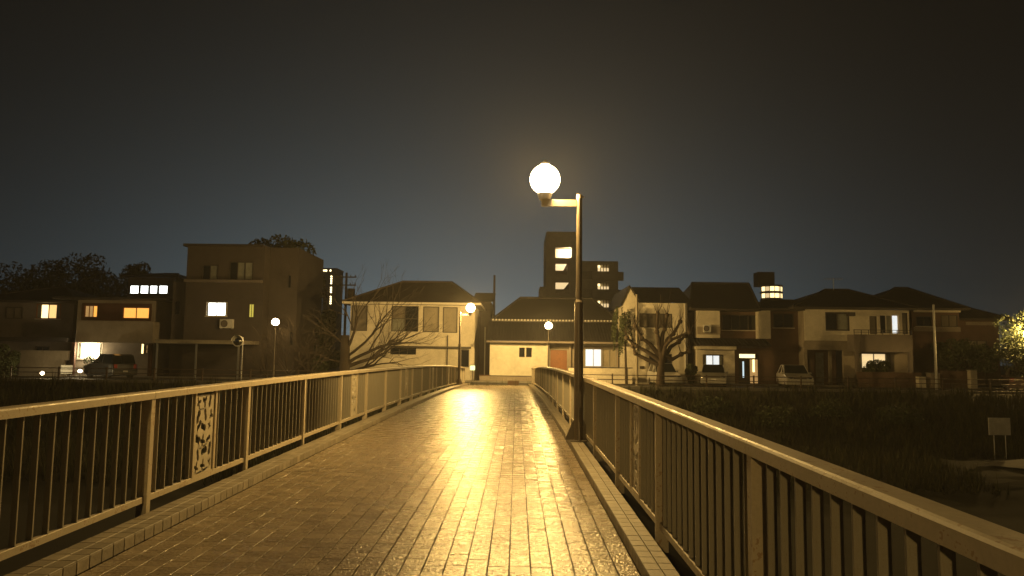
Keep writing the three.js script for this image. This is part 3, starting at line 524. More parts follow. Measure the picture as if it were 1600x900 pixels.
{ // row of attached houses with recessed upper floor
  const D = 54, r = base([12.88, 20.62, 0.14, 5.46]), a = [14.8, 17.4, 3.92, 5.04], lw = [13.13, 14.58, 0.95, 2.13], dr = [15.96, 17.44, 0.18, 2.26], b = [18.52, 20.01, 4.14, 5.17];
  const t = house('house', 'long house with recessed upper windows, white curtained lit window and lit glazed entrance', r, D, 9, M.brownWall, [a, b, [dr[0], dr[1], 0, dr[3]]]);
  win(t, a, D, { cols: 4, pane: M.glass }); win(t, b, D, { cols: 2, pane: M.glass });
  const p1 = [12.8, 14.44, 3.31, 5.38], p2 = [17.24, 18.06, 3.31, 5.38]; for (const p of [p1, p2]) part(t, 'bay', box(p[0], p[1], p[2], p[3], 53.2, D - 0.003), M.cream);
  part(t, 'bay_rail', box(p1[0], p1[1], p1[2] + 0.25, p1[2] + 0.8, 53.1, 53.197), M.beige);
  const gw = base([12.72, 15.4, 0.14, 2.54]); shell(t, 'front_room', rectOutline(gw), [lw], 53, 0.95, M.cream); win(t, lw, 53, { cols: 2, pane: M.litCurtain, frame: M.darkTrim, w: 0.08, drapes: 0.13 });
  const ca = [12.61, 15.42, 2.49, 2.72]; part(t, 'cornice', box(ca[0], ca[1], ca[2], ca[3], 52.6, 53.8), M.cream);
  const d = part(t, 'door', [box(dr[0], dr[0] + 0.07, 0, dr[3], D, D + 0.08), box(dr[1] - 0.07, dr[1], 0, dr[3], D, D + 0.08), box(dr[0] + 0.07, dr[1] - 0.07, dr[3] - 0.07, dr[3], D, D + 0.08), box(dr[0] + 0.07, dr[1] - 0.07, dr[3] - 0.42, dr[3] - 0.34, D, D + 0.08), box(dr[0] + 0.07, lerp(dr[0], dr[1], 0.55), 0, dr[3] - 0.42, D + 0.03, D + 0.07)], M.darkTrim);
  part(d, 'transom', box(dr[0] + 0.07, lerp(dr[0], dr[1], 0.82), dr[3] - 0.34, dr[3] - 0.07, D + 0.05, D + 0.06), M.litWarm); part(d, 'side_light', box(lerp(dr[0], dr[1], 0.7), lerp(dr[0], dr[1], 0.8), dr[3] - 1.35, dr[3] - 0.45, D + 0.05, D + 0.06), M.litWarm); part(d, 'glass_strip', box(lerp(dr[0], dr[1], 0.2), lerp(dr[0], dr[1], 0.27), 0.5, dr[3] - 0.6, D + 0.01, D + 0.028), M.litCool);
  part(d, 'frosted_pane', box(lerp(dr[0], dr[1], 0.57), dr[1] - 0.08, 0.1, dr[3] - 0.45, D + 0.065, D + 0.075), M.litDim);
  const ly = 2.77, lx0 = 12.5, lx1 = 17.92, lt = 3.3; const lr = part(t, 'lean_to_roof', [poly(quad([lx0, ly, 52.5], [lx1, ly, 52.5], [lx1, lt, 53.99], [lx0, lt, 53.99])), poly(quad([lx0, ly - 0.08, 52.52], [lx0, ly - 0.08, 53.99], [lx1, ly - 0.08, 53.99], [lx1, ly - 0.08, 52.52]))], M.roof);
  for (let k = 0; k < 22; k++) { const x = lerp(lx0 + 0.1, lx1 - 0.1, k / 21); part(lr, 'tile_rib', rod(V(x, ly + 0.02, -52.5), V(x, lt + 0.02, -53.98), 0.045, 0.045, 5), M.roof); }
  hip(t, 12.19, 17.19, 52.7, 63.5, 5.4, 7.72, 13.58, 18.07, M.roof, { fascia: M.darkTrim });
  hip(t, 17.24, 20.42, 52.9, 60, 5.47, 6.29, 18.53, 21.1, M.roof, { fascia: M.darkTrim });
  airUnit([13.2, 13.71, 3.72, 4.23], 53.2, 'small dim air conditioner hung on the cream bay of the long house'); 
}
{ // cream house with balcony
  const D = 53, r = base([20.33, 27.86, 0.27, 5.63]), w = [21.87, 23.6, 3.92, 5.25], bw = [25.73, 27.09, 3.74, 5.11], bd = [25, 25.54, 3.72, 5], bs = [27.32, 27.73, 3.75, 5.26], gw = [24.11, 26.41, 1.28, 2.36], door = [20.56, 23.1, 0.28, 2.55];
  const t = house('house', 'cream house with dark framed curtained window above and a grey-brown balcony', r, D, 9, M.beige, [w, bw, bd, bs, gw, [door[0], door[1], 0, door[3]]]);
  const up = [20.37, 27.81, 3.21, 5.58]; const s = new THREE.Shape(rectOutline(up).map((p) => new THREE.Vector2(p[0], p[1]))); for (const h of [w, bw, bd, bs]) { const q = new THREE.Path(); q.moveTo(h[0], h[2]); q.lineTo(h[0], h[3]); q.lineTo(h[1], h[3]); q.lineTo(h[1], h[2]); q.closePath(); s.holes.push(q); }
  const ug = new THREE.ExtrudeGeometry(s, { depth: 0.08, bevelEnabled: false }); ug.translate(0, 0, -D + 0.003); part(t, 'upper_render', metric(ug), M.cream);
  win(t, w, D, { cols: 2, panes: [M.glass, M.curtain], w: 0.1, inset: 0.04 }); win(t, bw, D, { cols: 3, panes: [M.glass, M.curtain, M.litCurtain], frame: M.trim, sill: false }); win(t, bd, D, { cols: 1, pane: M.shutterDim, sill: false }); win(t, bs, D, { cols: 1, pane: M.shutterDim, sill: false });
  win(t, gw, D, { cols: 2, pane: M.litStair, sill: false, w: 0.05, drapes: 0.12 });
  part(t, 'awning', box(23.37, 23.87, 4.97, 5.24, 52.6, D - 0.08), M.darkTrim);
  const b = [23.37, 27.41, 2.45, 3.65]; part(t, 'balcony', [box(b[0], b[1], b[2], b[3], 51.8, 51.92), box(b[0], b[0] + 0.1, b[2], b[3], 51.925, D - 0.09), box(b[1] - 0.1, b[1], b[2], b[3], 51.925, D - 0.09), box(b[0] + 0.1, b[1] - 0.1, b[2], b[2] + 0.12, 51.925, D - 0.09)], M.greyWall);
  const rail = part(t, 'balcony_rail', [box(b[0], b[1], b[3] + 0.3, b[3] + 0.34, 51.84, 51.88), box(b[0], b[1], b[3] + 0.14, b[3] + 0.17, 51.85, 51.87)], M.darkTrim); for (let k = 0; k <= 8; k++) { const x = lerp(b[0] + 0.03, b[1] - 0.03, k / 8); part(rail, 'rail_post', box(x - 0.02, x + 0.02, b[3] + 0.001, b[3] + 0.3, 51.84, 51.88), M.darkTrim); }
  for (const x of [23.61, 27.3]) part(t, 'column', box(x - 0.12, x + 0.12, -0.03, b[2] - 0.003, 51.85, 52.1), M.greyWall);
  part(t, 'porch_back', box(door[0] + 0.02, door[1] - 0.02, 0, door[3], D + 1.2, D + 1.3), M.brownWall); const dd = [21.6, 22.15, 0.25, 2.37]; part(t, 'door', box(dd[0], dd[1], 0, dd[3], D + 1.1, D + 1.197), M.curtain); part(t, 'porch_post', box(22.18, 22.36, 0, door[3], D + 0.2, D + 0.4), M.shutterDim);
  hip(t, 19.32, 28.13, 52.2, 63, 5.57, 7.27, 23.82, 25.69, M.roof, { fascia: M.darkTrim });
  const an = thing('television_antenna', 'thin television antenna on the dark roof of the balcony house', 'antenna', 24.57, 7.12, 57.5), ax = 24.46, ay = 7.12; an.off = an.position.clone();
  part(an, 'mast', rod(V(ax, ay - 0.3, -57.5), V(ax, ay + 1.1, -57.5), 0.02), M.steel); for (let k = 0; k < 6; k++) part(an, 'element', rod(V(ax - 0.6 + k * 0.24, ay + 1.0, -57.2), V(ax - 0.6 + k * 0.24, ay + 1.0, -57.8), 0.012), M.steel); part(an, 'boom', rod(V(ax - 0.75, ay + 1.0, -57.5), V(ax + 0.75, ay + 1.0, -57.5), 0.014), M.steel);
}
{ // house set back on the right
  const D = 58, r = base([30.68, 34.35, 0.19, 6]), w = [31, 32.24, 4.54, 5.34], w2 = [32.94, 34.23, 4.51, 5.46]; const t = house('house', 'set-back house with a long pale band below its dark hip roof, behind the white pole', r, D, 8, M.brownWall, [w, w2]);
  win(t, w, D, { cols: 2 }); win(t, w2, D, { cols: 2, pane: M.shutterDim }); const bnd = [30.83, 34.45, 5.65, 6]; part(t, 'band', boxR(bnd, 57.9, D - 0.003), M.cream);
  const b2 = [30.77, 34.39, 4.15, 4.5]; part(t, 'band', boxR(b2, 57.9, D - 0.003), M.beige);
  hip(t, 26.78, 34.84, 57.3, 67, 5.95, 7.91, 31.52, 32.69, M.roof, { fascia: M.darkTrim });
}
{ const D = 60, r = base([35.51, 38.69, 0.17, 5.3]), w = [36.15, 37.69, 3.09, 3.55]; const t = house('house', 'low unlit house with a pale strip under its eave beside the lamplit green tree', r, D, 8, M.brownWall, [w]);
  win(t, w, D, { cols: 2, pane: M.shutter }); hip(t, r[0] - 0.6, r[1] + 0.6, D - 0.7, D + 8.6, r[3], r[3] + 1.4, r[0] + 2, r[1] - 1, M.roof, { fascia: M.darkTrim }); const s = [36.06, 38.42, 4.78, 5.04]; part(t, 'band', boxR(s, 59.9, D - 0.003), M.beige); }
{ // round tower with two lit storeys, far behind the roofs
  const D = 150, r = [48.97, 53.37, 13.75, 16.48], cx = (r[0] + r[1]) / 2, R = (r[1] - r[0]) / 2, t = thing('round_tower', 'distant round tower room with two rings of lit panes', 'tower', cx, 0, D);
  part(t, 'shaft', cyl(cx, 0, r[2] - 0.1, D, R * 0.8, R * 0.8, 24), M.darkWall); const sh = [48.89, 52.26, 16.6, 19.48]; part(t, 'upper_shaft', box(sh[0], sh[1], sh[2], sh[3], D + 1, D + 4), M.darkWall);
  part(t, 'core', cyl(cx, r[2] - 0.1, r[3] + 0.1, D, R * 0.88, R * 0.88, 24), M.darkWall); for (const y of [r[2] - 0.1, (r[2] + r[3]) / 2, r[3]]) part(t, 'floor_ring', cyl(cx, y - 0.12, y + 0.12, D, R * 1.02, R * 1.02, 28), M.darkTrim);
  for (let f = 0; f < 2; f++) for (let k = 0; k < 6; k++) { const a = -1.15 + k * 0.46, g = new THREE.BoxGeometry(R * 0.36, (r[3] - r[2]) / 2 - 0.5, 0.06); g.rotateY(a); g.translate(cx + Math.sin(a) * R * 0.93, r[2] + (f + 0.5) * (r[3] - r[2]) / 2, -D + Math.cos(a) * R * 0.93); part(t, 'pane', g, k % 3 === 1 ? M.litStair : M.litWarm); }
}
{ // far high-rise with a string of lights
  const D = 270, r = base([-72.03, -67.1, -0.22, 32.36]), t = thing('high_rise', 'distant high-rise with a vertical string of small lights and a lit top edge', 'building', (r[0] + r[1]) / 2, r[2], D);
  part(t, 'tower', boxR(r, D, D + 10), M.greyWall); part(t, 'parapet', box(r[0] - 0.15, r[1] + 0.15, r[3], r[3] + 0.5, D - 0.15, D + 10.15), M.darkWall);
  const lx = -68.99, y0 = 19.86, y1 = 29.76; for (let k = 0; k < 13; k++) { if (k === 4 || k === 8) continue; const y = lerp(y0, y1, k / 12); part(t, 'stair_light', box(lx - 0.28, lx + 0.28, y - 0.25, y + 0.25, D - 0.12, D - 0.003), M.litTower); }
  for (const q of [[-72.48, -71.89, 31.63, 32.22], [-71.65, -71.18, 31.64, 32.23], [-71.06, -70.71, 31.64, 32.23], [-69.65, -69.17, 31.66, 32.25]]) part(t, 'top_light', boxR(q, D - 0.14, D - 0.003), M.litTower);
}

// ================================================================ poles, fences, walls, signs
function utilityPole(x, d, h, label, m, arms, r = 0.13) {
  const t = thing('utility_pole', label, 'utility pole', x, 0, d, 'utility poles'); part(t, 'shaft', cyl(x, -0.03, h, d, r, r * 0.72), m);
  if (arms) { for (let k = 0; k < 2; k++) { part(t, 'cross_arm', box(x - 0.9, x + 0.9, h - 0.45 - k * 0.7, h - 0.35 - k * 0.7, d - 0.2, d - 0.1), M.darkTrim); for (const s of [-0.8, -0.4, 0.4, 0.8]) part(t, 'insulator', cyl(x + s, h - 0.35 - k * 0.7, h - 0.2 - k * 0.7, d - 0.15, 0.05, 0.03, 8), M.greyWall); } part(t, 'transformer', cyl(x + 0.45, h - 2.5, h - 1.4, d, 0.33, 0.33), M.greyWall); }
}
utilityPole(-15.04, 64, 8.88, 'dark utility pole with cross arms and a transformer can above the hip roof eave', M.darkWall, true);
utilityPole(-2.21, 66, 9.02, 'plain dark utility pole in the gap between hip-roofed and low white house', M.darkWall, false);
utilityPole(7.91, 49.6, 6.08, 'slim pale pole beside the sharp gable of the cream house', M.shutter, false, 0.1);
utilityPole(27.61, 49.4, 5.61, 'slim white pole by the garden wall pillars', M.white, false, 0.09);
function guardFence(x0, x1, d, label, m, low) {
  const t = thing('guard_fence', label, 'fence', x0, 0, d, 'fences along the top of the river bank'), n = Math.round(Math.abs(x1 - x0) / 2.85), y = low ? -0.02 : -0.02;
  for (let k = 0; k <= n; k++) { const x = lerp(x0, x1, k / n); part(t, 'post', box(x - 0.04, x + 0.04, y, y + 0.88, d - 0.04, d + 0.04), m); }
  for (const h of [0.80, 0.52, 0.25]) part(t, 'rail', rod(V(x0, y + h, -d + 0.065), V(x1, y + h, -d + 0.065), 0.024, 0.024, 8), m);
}
guardFence(-31.24, -4.6, 45.6, 'low dark pipe fence on the bank below the dark three-storey house', M.fence);
guardFence(2.9, 46, 45.6, 'low brown pipe fence on the bank in front of the parked cars', M.fence);
function wallBlocks(x0, x1, h, d, m, label, n) {
  const t = thing('garden_wall', label, 'wall', (x0 + x1) / 2, 0, d); for (let i = 0; i < n; i++) for (let k = 0; k < 3; k++) { const o = (k % 2) * 0.5, a = lerp(x0, x1, Math.max(0, i - o) / n), b = lerp(x0, x1, Math.min(1, (i + 1 - o) / n)); part(t, 'block', box(a + 0.004, b - 0.004, (k * h) / 3 + 0.004, ((k + 1) * h) / 3 - 0.004, d, d + 0.16), m); }
  part(t, 'coping', box(x0 - 0.03, x1 + 0.03, h, h + 0.06, d - 0.04, d + 0.2), m);
}
{ const a = [23.34, 27.72, -0, 1]; wallBlocks(a[0], a[1], a[3], 51.4, M.brownWall, 'brown block wall in front of the round bush and balcony house', 8); }
{ const a = [29.12, 31.13, 0.06, 1.15]; wallBlocks(a[0], a[1], a[3], 51.4, M.brownWall, 'brown block wall between the white pole and a pale gate pillar', 4); }
{ const a = [-34.38, -31.04, -0.28, 1.76]; wallBlocks(a[0], a[1], a[3], 51.0, M.beige, 'pale garden wall lit by the small garden lamps', 7); }
for (const [r, l] of [[[28.15, 28.76, 0.05, 1.01], 'squat grey gate pillar next to the white pole'], [[30.85, 31.28, 0.17, 1.26], 'pale gate pillar at the end of the brown block wall'], [[27.32, 27.8, -0, 0.78], 'white gate pillar between two brown walls']]) {
  const t = thing('gate_pillar', l, 'pillar', (r[0] + r[1]) / 2, 0, 51, 'gate pillars'); part(t, 'shaft', box(r[0], r[1], -0.03, r[3], 51, 51 + (r[1] - r[0])), l[0] === 's' ? M.beige : M.cream); part(t, 'cap', box(r[0] - 0.03, r[1] + 0.03, r[3], r[3] + 0.05, 50.97, 51.03 + (r[1] - r[0])), M.concrete);
}
{ // round mirror by the carport
  const x = -17.74, t = thing('traffic_mirror', 'round white mirror on a thin pole beside the carport', 'mirror', x, 0, 47.6), cx = -18.03, cy = 2.59;
  part(t, 'pole', cyl(x, -0.03, cy + 0.25, 47.6, 0.04), M.steel); part(t, 'bracket', rod(V(cx, cy, -47.5), V(x, cy, -47.55), 0.025), M.steel);
  const g = new THREE.SphereGeometry(0.55, 24, 10, 0, Math.PI * 2, 0, 0.66); g.rotateX(Math.PI / 2); g.translate(cx, cy, -47.95); part(t, 'mirror_face', g, M.chrome); const k = new THREE.TorusGeometry(0.34, 0.03, 8, 28); k.translate(cx, cy, -47.5); part(t, 'rim', k, M.white); const h = new THREE.CylinderGeometry(0.37, 0.37, 0.2, 24, 1, true, Math.PI / 2, Math.PI); h.rotateX(Math.PI / 2); h.translate(cx, cy, -47.42); part(t, 'hood', h, M.white);
}
{ // notice board by the garden lamps
  const r = [-30.75, -29.97, 0.29, 0.88], t = thing('notice_board', 'small white notice board between the two low garden lamps', 'sign', (r[0] + r[1]) / 2, 0, 49.8); for (let k = 0; k < 2; k++) part(t, 'board', box(r[0], r[1], lerp(r[2], r[3], k * 0.52), lerp(r[2], r[3], k * 0.52 + 0.46), 49.8, 49.83), M.white); for (const x of [r[0] + 0.06, r[1] - 0.06]) part(t, 'leg', box(x - 0.02, x + 0.02, 0, r[3], 49.835, 49.87), M.darkTrim);
}
function gardenLamp(x, y, d, label) { const t = thing('garden_lamp', label, 'lamp', x, 0, d, 'low garden lamps'); part(t, 'stake', cyl(x, -0.03, y - 0.08, d, 0.03), M.darkTrim); const g = new THREE.SphereGeometry(0.12, 16, 12); g.translate(x, y, -d); part(t, 'globe', g, M.globe); part(t, 'cap', cyl(x, y + 0.11, y + 0.15, d, 0.09, 0.03), M.darkTrim); pointLight(t, x, y, d, 2.4, new THREE.Color().setRGB(1, 0.74, 0.32), 4); }
gardenLamp(-30.96, 0.36, 48.2, 'low glowing garden lamp in front of the pale garden wall'); gardenLamp(-28.5, 0.52, 48.2, 'low glowing garden lamp beside the dark parked car');
{ const x = -3.18, y = 0.98, t = thing('gate_light', 'small greenish light on a short post in the dark gap between houses', 'lamp', x, 0, 52); part(t, 'post', box(x - 0.04, x + 0.04, -0.03, y - 0.15, 51.96, 52.04), M.greyWall); part(t, 'lantern', box(x - 0.16, x + 0.16, y - 0.15, y + 0.17, 51.85, 52.15), M.litGreen); part(t, 'cap', box(x - 0.18, x + 0.18, y + 0.17, y + 0.2, 51.83, 52.17), M.darkTrim); }
{ const r = [23.78, 24.87, -1.79, -0.93], y = groundAt(38), t = thing('river_sign', 'blank pale sign board on two thin legs down on the river bank', 'sign', (r[0] + r[1]) / 2, y, 38); part(t, 'board', boxR(r, 38, 38.03), M.white); for (const x of [lerp(r[0], r[1], 0.25), lerp(r[0], r[1], 0.78)]) part(t, 'leg', cyl(x, y - 0.15, r[3] - 0.05, 38.06, 0.022), M.steel); }
{ const r = [-0.66, 0.07, -0.05, 0.23], t = thing('planter', 'low brown block at the end of the bridge before the white wall', 'planter', (r[0] + r[1]) / 2, 0, 47.7); part(t, 'trough', box(r[0], r[1], 0, 0.28, 47.7, 48.2), M.brownWall); part(t, 'rim', box(r[0] - 0.03, r[1] + 0.03, 0.28, 0.32, 47.67, 48.23), M.beige); }
{ const r = [-2.73, -1.98, -0.21, 0.35], t = thing('storage_box', 'low pale storage box against the corner of the low white house', 'box', (r[0] + r[1]) / 2, 0, 51); part(t, 'body', box(r[0], r[1], 0, 0.42, 52.7, 53.4), M.beige); part(t, 'lid', box(r[0] - 0.03, r[1] + 0.03, 0.42, 0.48, 52.67, 53.43), M.brownWall); }

// ================================================================ cars
function car(label, x, d, turn, paint, { L = 4.2, W = 1.7, Hh = 1.5, tall = false, group = 'cars parked along the far street' } = {}) {
  const t = new THREE.Group(); t.name = numbered('parked_car'); t.userData = { label, category: 'car', group };
  const prof = (pts, w, bev) => { const s = new THREE.Shape(pts.map(([a, b]) => new THREE.Vector2(a, b))); const g = new THREE.ExtrudeGeometry(s, { depth: w - 2 * bev, bevelEnabled: true, bevelSize: bev, bevelThickness: bev, bevelSegments: 3, curveSegments: 4 }); g.translate(0, 0, -(w - 2 * bev) / 2); return g; };
  const h = L / 2, belt = Hh * 0.6, body = prof([[-h + 0.08, 0.3], [-h + 0.05, 0.62], [-h + 0.12, belt - 0.06], [-h + 0.25, belt], [h - 1.25, belt], [h - 0.2, belt - 0.18], [h - 0.08, 0.55], [h - 0.1, 0.28], [h - 0.45, 0.24], [-h + 0.45, 0.24]], W, 0.06);
  const cab = prof(tall ? [[-h + 0.2, belt], [-h + 0.32, Hh - 0.1], [-h + 0.5, Hh - 0.04], [h - 1.75, Hh - 0.04], [h - 1.1, belt]] : [[-h + 0.25, belt], [-h + 0.75, Hh - 0.08], [-h + 1.0, Hh - 0.04], [h - 2.0, Hh - 0.04], [h - 1.2, belt]], W - 0.12, 0.05);
  { const p = cab.attributes.position; for (let i = 0; i < p.count; i++) { const k = Math.max(0, (p.getY(i) - belt) / (Hh - belt)); p.setZ(i, p.getZ(i) * (1 - 0.16 * k)); } cab.computeVertexNormals(); }
  part(t, 'body', body, paint); part(t, 'glasshouse', cab, M.carGlass);
  const top = new THREE.BoxGeometry(tall ? L - 2.35 : L - 3.0, 0.05, W * 0.80); top.translate(tall ? -0.6 : -0.5, Hh - 0.005, 0); part(t, 'roof', top, paint);
  for (const s of [-1, 1]) { for (const [a, b] of [[h - 1.22, h - 2.0], [-h + (tall ? 0.25 : 0.3), -h + (tall ? 0.5 : 0.98)], [-0.35, -0.38]]) part(t, 'pillar', rod(V(a, belt, s * (W / 2 - 0.065)), V(b, Hh - 0.02, s * (W / 2 - 0.19)), 0.04, 0.035), paint); }
  for (const sx of [-1, 1]) for (const sz of [-1, 1]) { const y = new THREE.CylinderGeometry(0.31, 0.31, 0.19, 22); y.rotateX(Math.PI / 2); y.translate(sx * (h - 0.78), 0.31, sz * (W / 2 - 0.1)); const w = part(t, 'wheel', y, M.tyre); const r = new THREE.CylinderGeometry(0.19, 0.19, 0.02, 16); r.rotateX(Math.PI / 2); r.translate(sx * (h - 0.78), 0.31, sz * (W / 2 + 0.005)); part(w, 'rim', r, M.chrome); }
  for (const s of [-1, 1]) { const g = new THREE.SphereGeometry(0.12, 12, 8); g.scale(0.5, 0.7, 1.5); g.translate(h - 0.1, 0.62, s * (W / 2 - 0.26)); part(t, 'headlight', g, M.chrome); const q = new THREE.BoxGeometry(0.06, tall ? 0.42 : 0.2, 0.2); q.translate(-h + 0.03, 0.75, s * (W / 2 - 0.18)); part(t, 'taillight', q, M.tail); const mi = new THREE.SphereGeometry(0.09, 10, 8); mi.scale(0.7, 0.8, 1.2); mi.translate(h - 1.45, belt + 0.08, s * (W / 2 + 0.06)); part(t, 'mirror', mi, paint); }
  for (const s of [-1, 1]) { const g = new THREE.BoxGeometry(0.02, 0.16, 0.33); g.translate(s * (h + 0.0), 0.45, 0); part(t, 'licence_plate', g, M.white); const b = new THREE.BoxGeometry(0.16, 0.2, W * 0.96); b.translate(s * (h - 0.07), 0.38, 0); part(t, 'bumper', b, paint); }
  { const g = new THREE.BoxGeometry(0.04, 0.1, W * 0.5); g.translate(h - 0.06, 0.62, 0); part(t, 'grille', g, M.darkTrim); }
  t.position.set(x, 0.004, -d); t.rotation.y = turn; scene.add(t);
}
const pWhite = mat(0.46, 0.44, 0.40, 0.3, { clearcoat: 0.7, clearcoatRoughness: 0.1 }), pSilver = mat(0.28, 0.27, 0.25, 0.35, { metalness: 0.4, clearcoat: 0.7 }), pDark = mat(0.02, 0.02, 0.022, 0.3, { clearcoat: 0.8 }), pRed = mat(0.16, 0.10, 0.09, 0.3, { clearcoat: 0.7 });
car('white compact car parked behind the trunk of the pollarded street tree', 9.87, 50.4, -1.48, pWhite, { L: 3.4, W: 1.5, Hh: 1.45, tall: true });
car('silver car parked nose-out in front of the white curtained window', 13.24, 50.6, -1.82, pSilver, { L: 4.0, W: 1.65, Hh: 1.42 });
car('pale car parked at a slant in front of the dark porch', 18.56, 50.2, -1.74, pWhite, { L: 4.0, W: 1.68, Hh: 1.46 });
car('dark car parked before the brilliant ground-floor window', -28.06, 51.0, 2.55, pDark, { L: 3.9, W: 1.68, Hh: 1.62, tall: true });
car('dull red car at the foot of the lamplit green tree', 32.53, 48.6, 1.1, pRed, { L: 3.8, W: 1.6, Hh: 1.45 });

// ================================================================ trees and plants
function limb(out, p, dir, len, r, depth, o, rnd) {
  let a = p.clone(), d = dir.clone(), rr = r; const n = depth > 2 ? 3 : 2, seg = depth > 2 ? 8 : depth > 1 ? 5 : 4;
  for (let k = 0; k < n; k++) {
    d.x += (rnd() - 0.5) * o.bend; d.y += (rnd() - 0.5) * o.bend + o.up; d.z += (rnd() - 0.5) * o.bend; d.normalize();
    const b = a.clone().addScaledVector(d, len / n), r2 = rr * (1 - o.taper / n); out.push(rod(a, b, rr, r2, seg)); a = b; rr = r2;
    if (depth > 0 && k > 0) for (let c = 0; c < o.kids; c++) { const q = d.clone(); q.x += (rnd() - 0.5) * o.spread; q.y += (rnd() - 0.5) * o.spread * 0.8; q.z += (rnd() - 0.5) * o.spread; q.normalize(); limb(out, a, q, len * (0.55 + rnd() * 0.25), Math.max(0.007, rr * 0.62), depth - 1, o, rnd); }
  }
}
function bareTree(name, label, x, d, base, trunkTop, r, limbs, o, m, seed, group) {
  const t = thing(name, label, 'tree', x, base, d, group), rnd = rng(seed);
  part(t, 'trunk', [rod(V(x, base - 0.1, -d), V(x + 0.03, base + trunkTop * 0.5, -d), r * 1.2, r), rod(V(x + 0.03, base + trunkTop * 0.5, -d), V(x, base + trunkTop, -d), r, r * 0.85)], m);
  for (const [dx, dy, dz, len, h, k] of limbs) { const out = []; limb(out, V(x, base + trunkTop * h, -d), V(dx, dy, dz).normalize(), len, r * k, o.depth, o, rnd); part(t, 'limb', out, m); }
  return t;
}
// big bare tree in front of the hip-roofed house, its limbs all reaching to one side
bareTree('bare_tree', 'dark leafless tree spreading long branches across the hip-roofed house', -11.59, 49.5, 0, 3.1, 0.34, [[1, 0.55, 0.1, 2.9, 0.35, 0.36], [1, 0.3, -0.3, 2.7, 0.3, 0.42], [1, 0.1, 0.3, 2.4, 0.22, 0.36], [0.7, 1.0, 0.1, 2.6, 0.6, 0.3], [0.9, 0.75, -0.3, 2.6, 0.5, 0.3], [-0.7, 0.6, 0.2, 1.3, 0.8, 0.26], [-0.9, 0.2, 0.2, 1.4, 0.4, 0.24], [1, -0.15, 0.1, 2.0, 0.2, 0.3]], { depth: 4, bend: 0.34, up: 0.03, taper: 0.35, kids: 1.2, spread: 1.25 }, M.barkDark, 61);
// pollarded street tree
{ const x = 9.06, d = 47.6, t = thing('pollarded_tree', 'leafless pollarded street tree with knobbly upturned limbs in front of the gabled house', 'tree', x, 0, d), rnd = rng(77);
  part(t, 'trunk', [rod(V(x, -0.05, -d), V(x + 0.05, 1.0, -d), 0.30, 0.24, 10), rod(V(x + 0.05, 1.0, -d), V(x + 0.1, 2.3, -d), 0.24, 0.19, 10)], M.bark);
  const L = [[-1.55, 2.1, -1.7, 2.6], [-1.5, 2.6, -2.1, 3.1], [-1.1, 3.1, -1.5, 3.9], [1.4, 2.1, 1.9, 2.3], [1.3, 2.9, 1.75, 3.3], [0.9, 3.4, 1.35, 4.2], [-0.2, 3.5, -0.15, 4.7], [0.35, 3.7, 0.5, 4.6], [0.6, 3.0, 1.8, 3.5]];
  L.forEach(([mx, my, ex, ey], i) => { const z = (rnd() - 0.5) * 1.4, a = V(x + 0.05, 1.35 + (i % 4) * 0.28, -d), b = V(x + mx * 0.55, my - 0.35, -d + z * 0.5), c = V(x + mx, my, -d + z), e = V(x + ex, ey, -d + z * 1.2), out = [rod(a, b, 0.17, 0.135), rod(b, c, 0.135, 0.105), rod(c, e, 0.105, 0.085)]; for (const q of [c, e]) { const s = new THREE.IcosahedronGeometry(0.14 + rnd() * 0.05, 1); s.translate(q.x, q.y, q.z); out.push(s); } for (let k = 0; k < 9; k++) { const q = rnd() < 0.6 ? e : c; limb(out, q, V(rnd() - 0.5, 0.6 + rnd() * 0.5, rnd() - 0.5).normalize(), 0.35 + rnd() * 0.6, 0.022, 1, { bend: 0.5, up: 0.05, taper: 0.4, kids: 1, spread: 0.9 }, rnd); } part(t, 'limb', out, M.bark); });
}
for (const [px, d, h, seed, l] of [[-15.1, 48.8, 1.5, 81, 'leafless shrub of tangled twigs directly beneath the lamp by the dark house'], [-13.55, 48.4, 1.7, 82, 'leafless shrub between the lamp and the dark tree trunk'], [-16.34, 48.2, 1.0, 83, 'low leafless shrub beside the round mirror']])
  bareTree('bare_shrub', l, px, d, 0, 0.6, 0.07, Array.from({ length: 9 }, (_, k) => [Math.cos(k * 0.7) * 0.8, 0.9, Math.sin(k * 0.7) * 0.8, h, 0.6 + (k % 3) * 0.15, 0.5]), { depth: 3, bend: 0.4, up: 0.06, taper: 0.4, kids: 1.3, spread: 1.3 }, M.barkDark, seed, 'leafless shrubs on the bank');
function leaves(n, fn, size, rnd) {   // leaf-sized faces spread through a volume
  const p = []; for (let i = 0; i < n; i++) { const c = fn(); if (!c) continue; const a = V(rnd() - 0.5, rnd() - 0.5, rnd() - 0.5).normalize().multiplyScalar(size * (0.6 + rnd() * 0.8)), b = V(rnd() - 0.5, rnd() - 0.5, rnd() - 0.5).normalize().multiplyScalar(size * 0.6); p.push(c.x - a.x, c.y - a.y, c.z - a.z, c.x + b.x, c.y + b.y, c.z + b.z, c.x + a.x, c.y + a.y, c.z + a.z, c.x - a.x, c.y - a.y, c.z - a.z, c.x + a.x, c.y + a.y, c.z + a.z, c.x - b.x, c.y - b.y, c.z - b.z); }
  const g = new THREE.BufferGeometry(); g.setAttribute('position', new THREE.BufferAttribute(new Float32Array(p), 3)); g.computeVertexNormals(); return g;
}
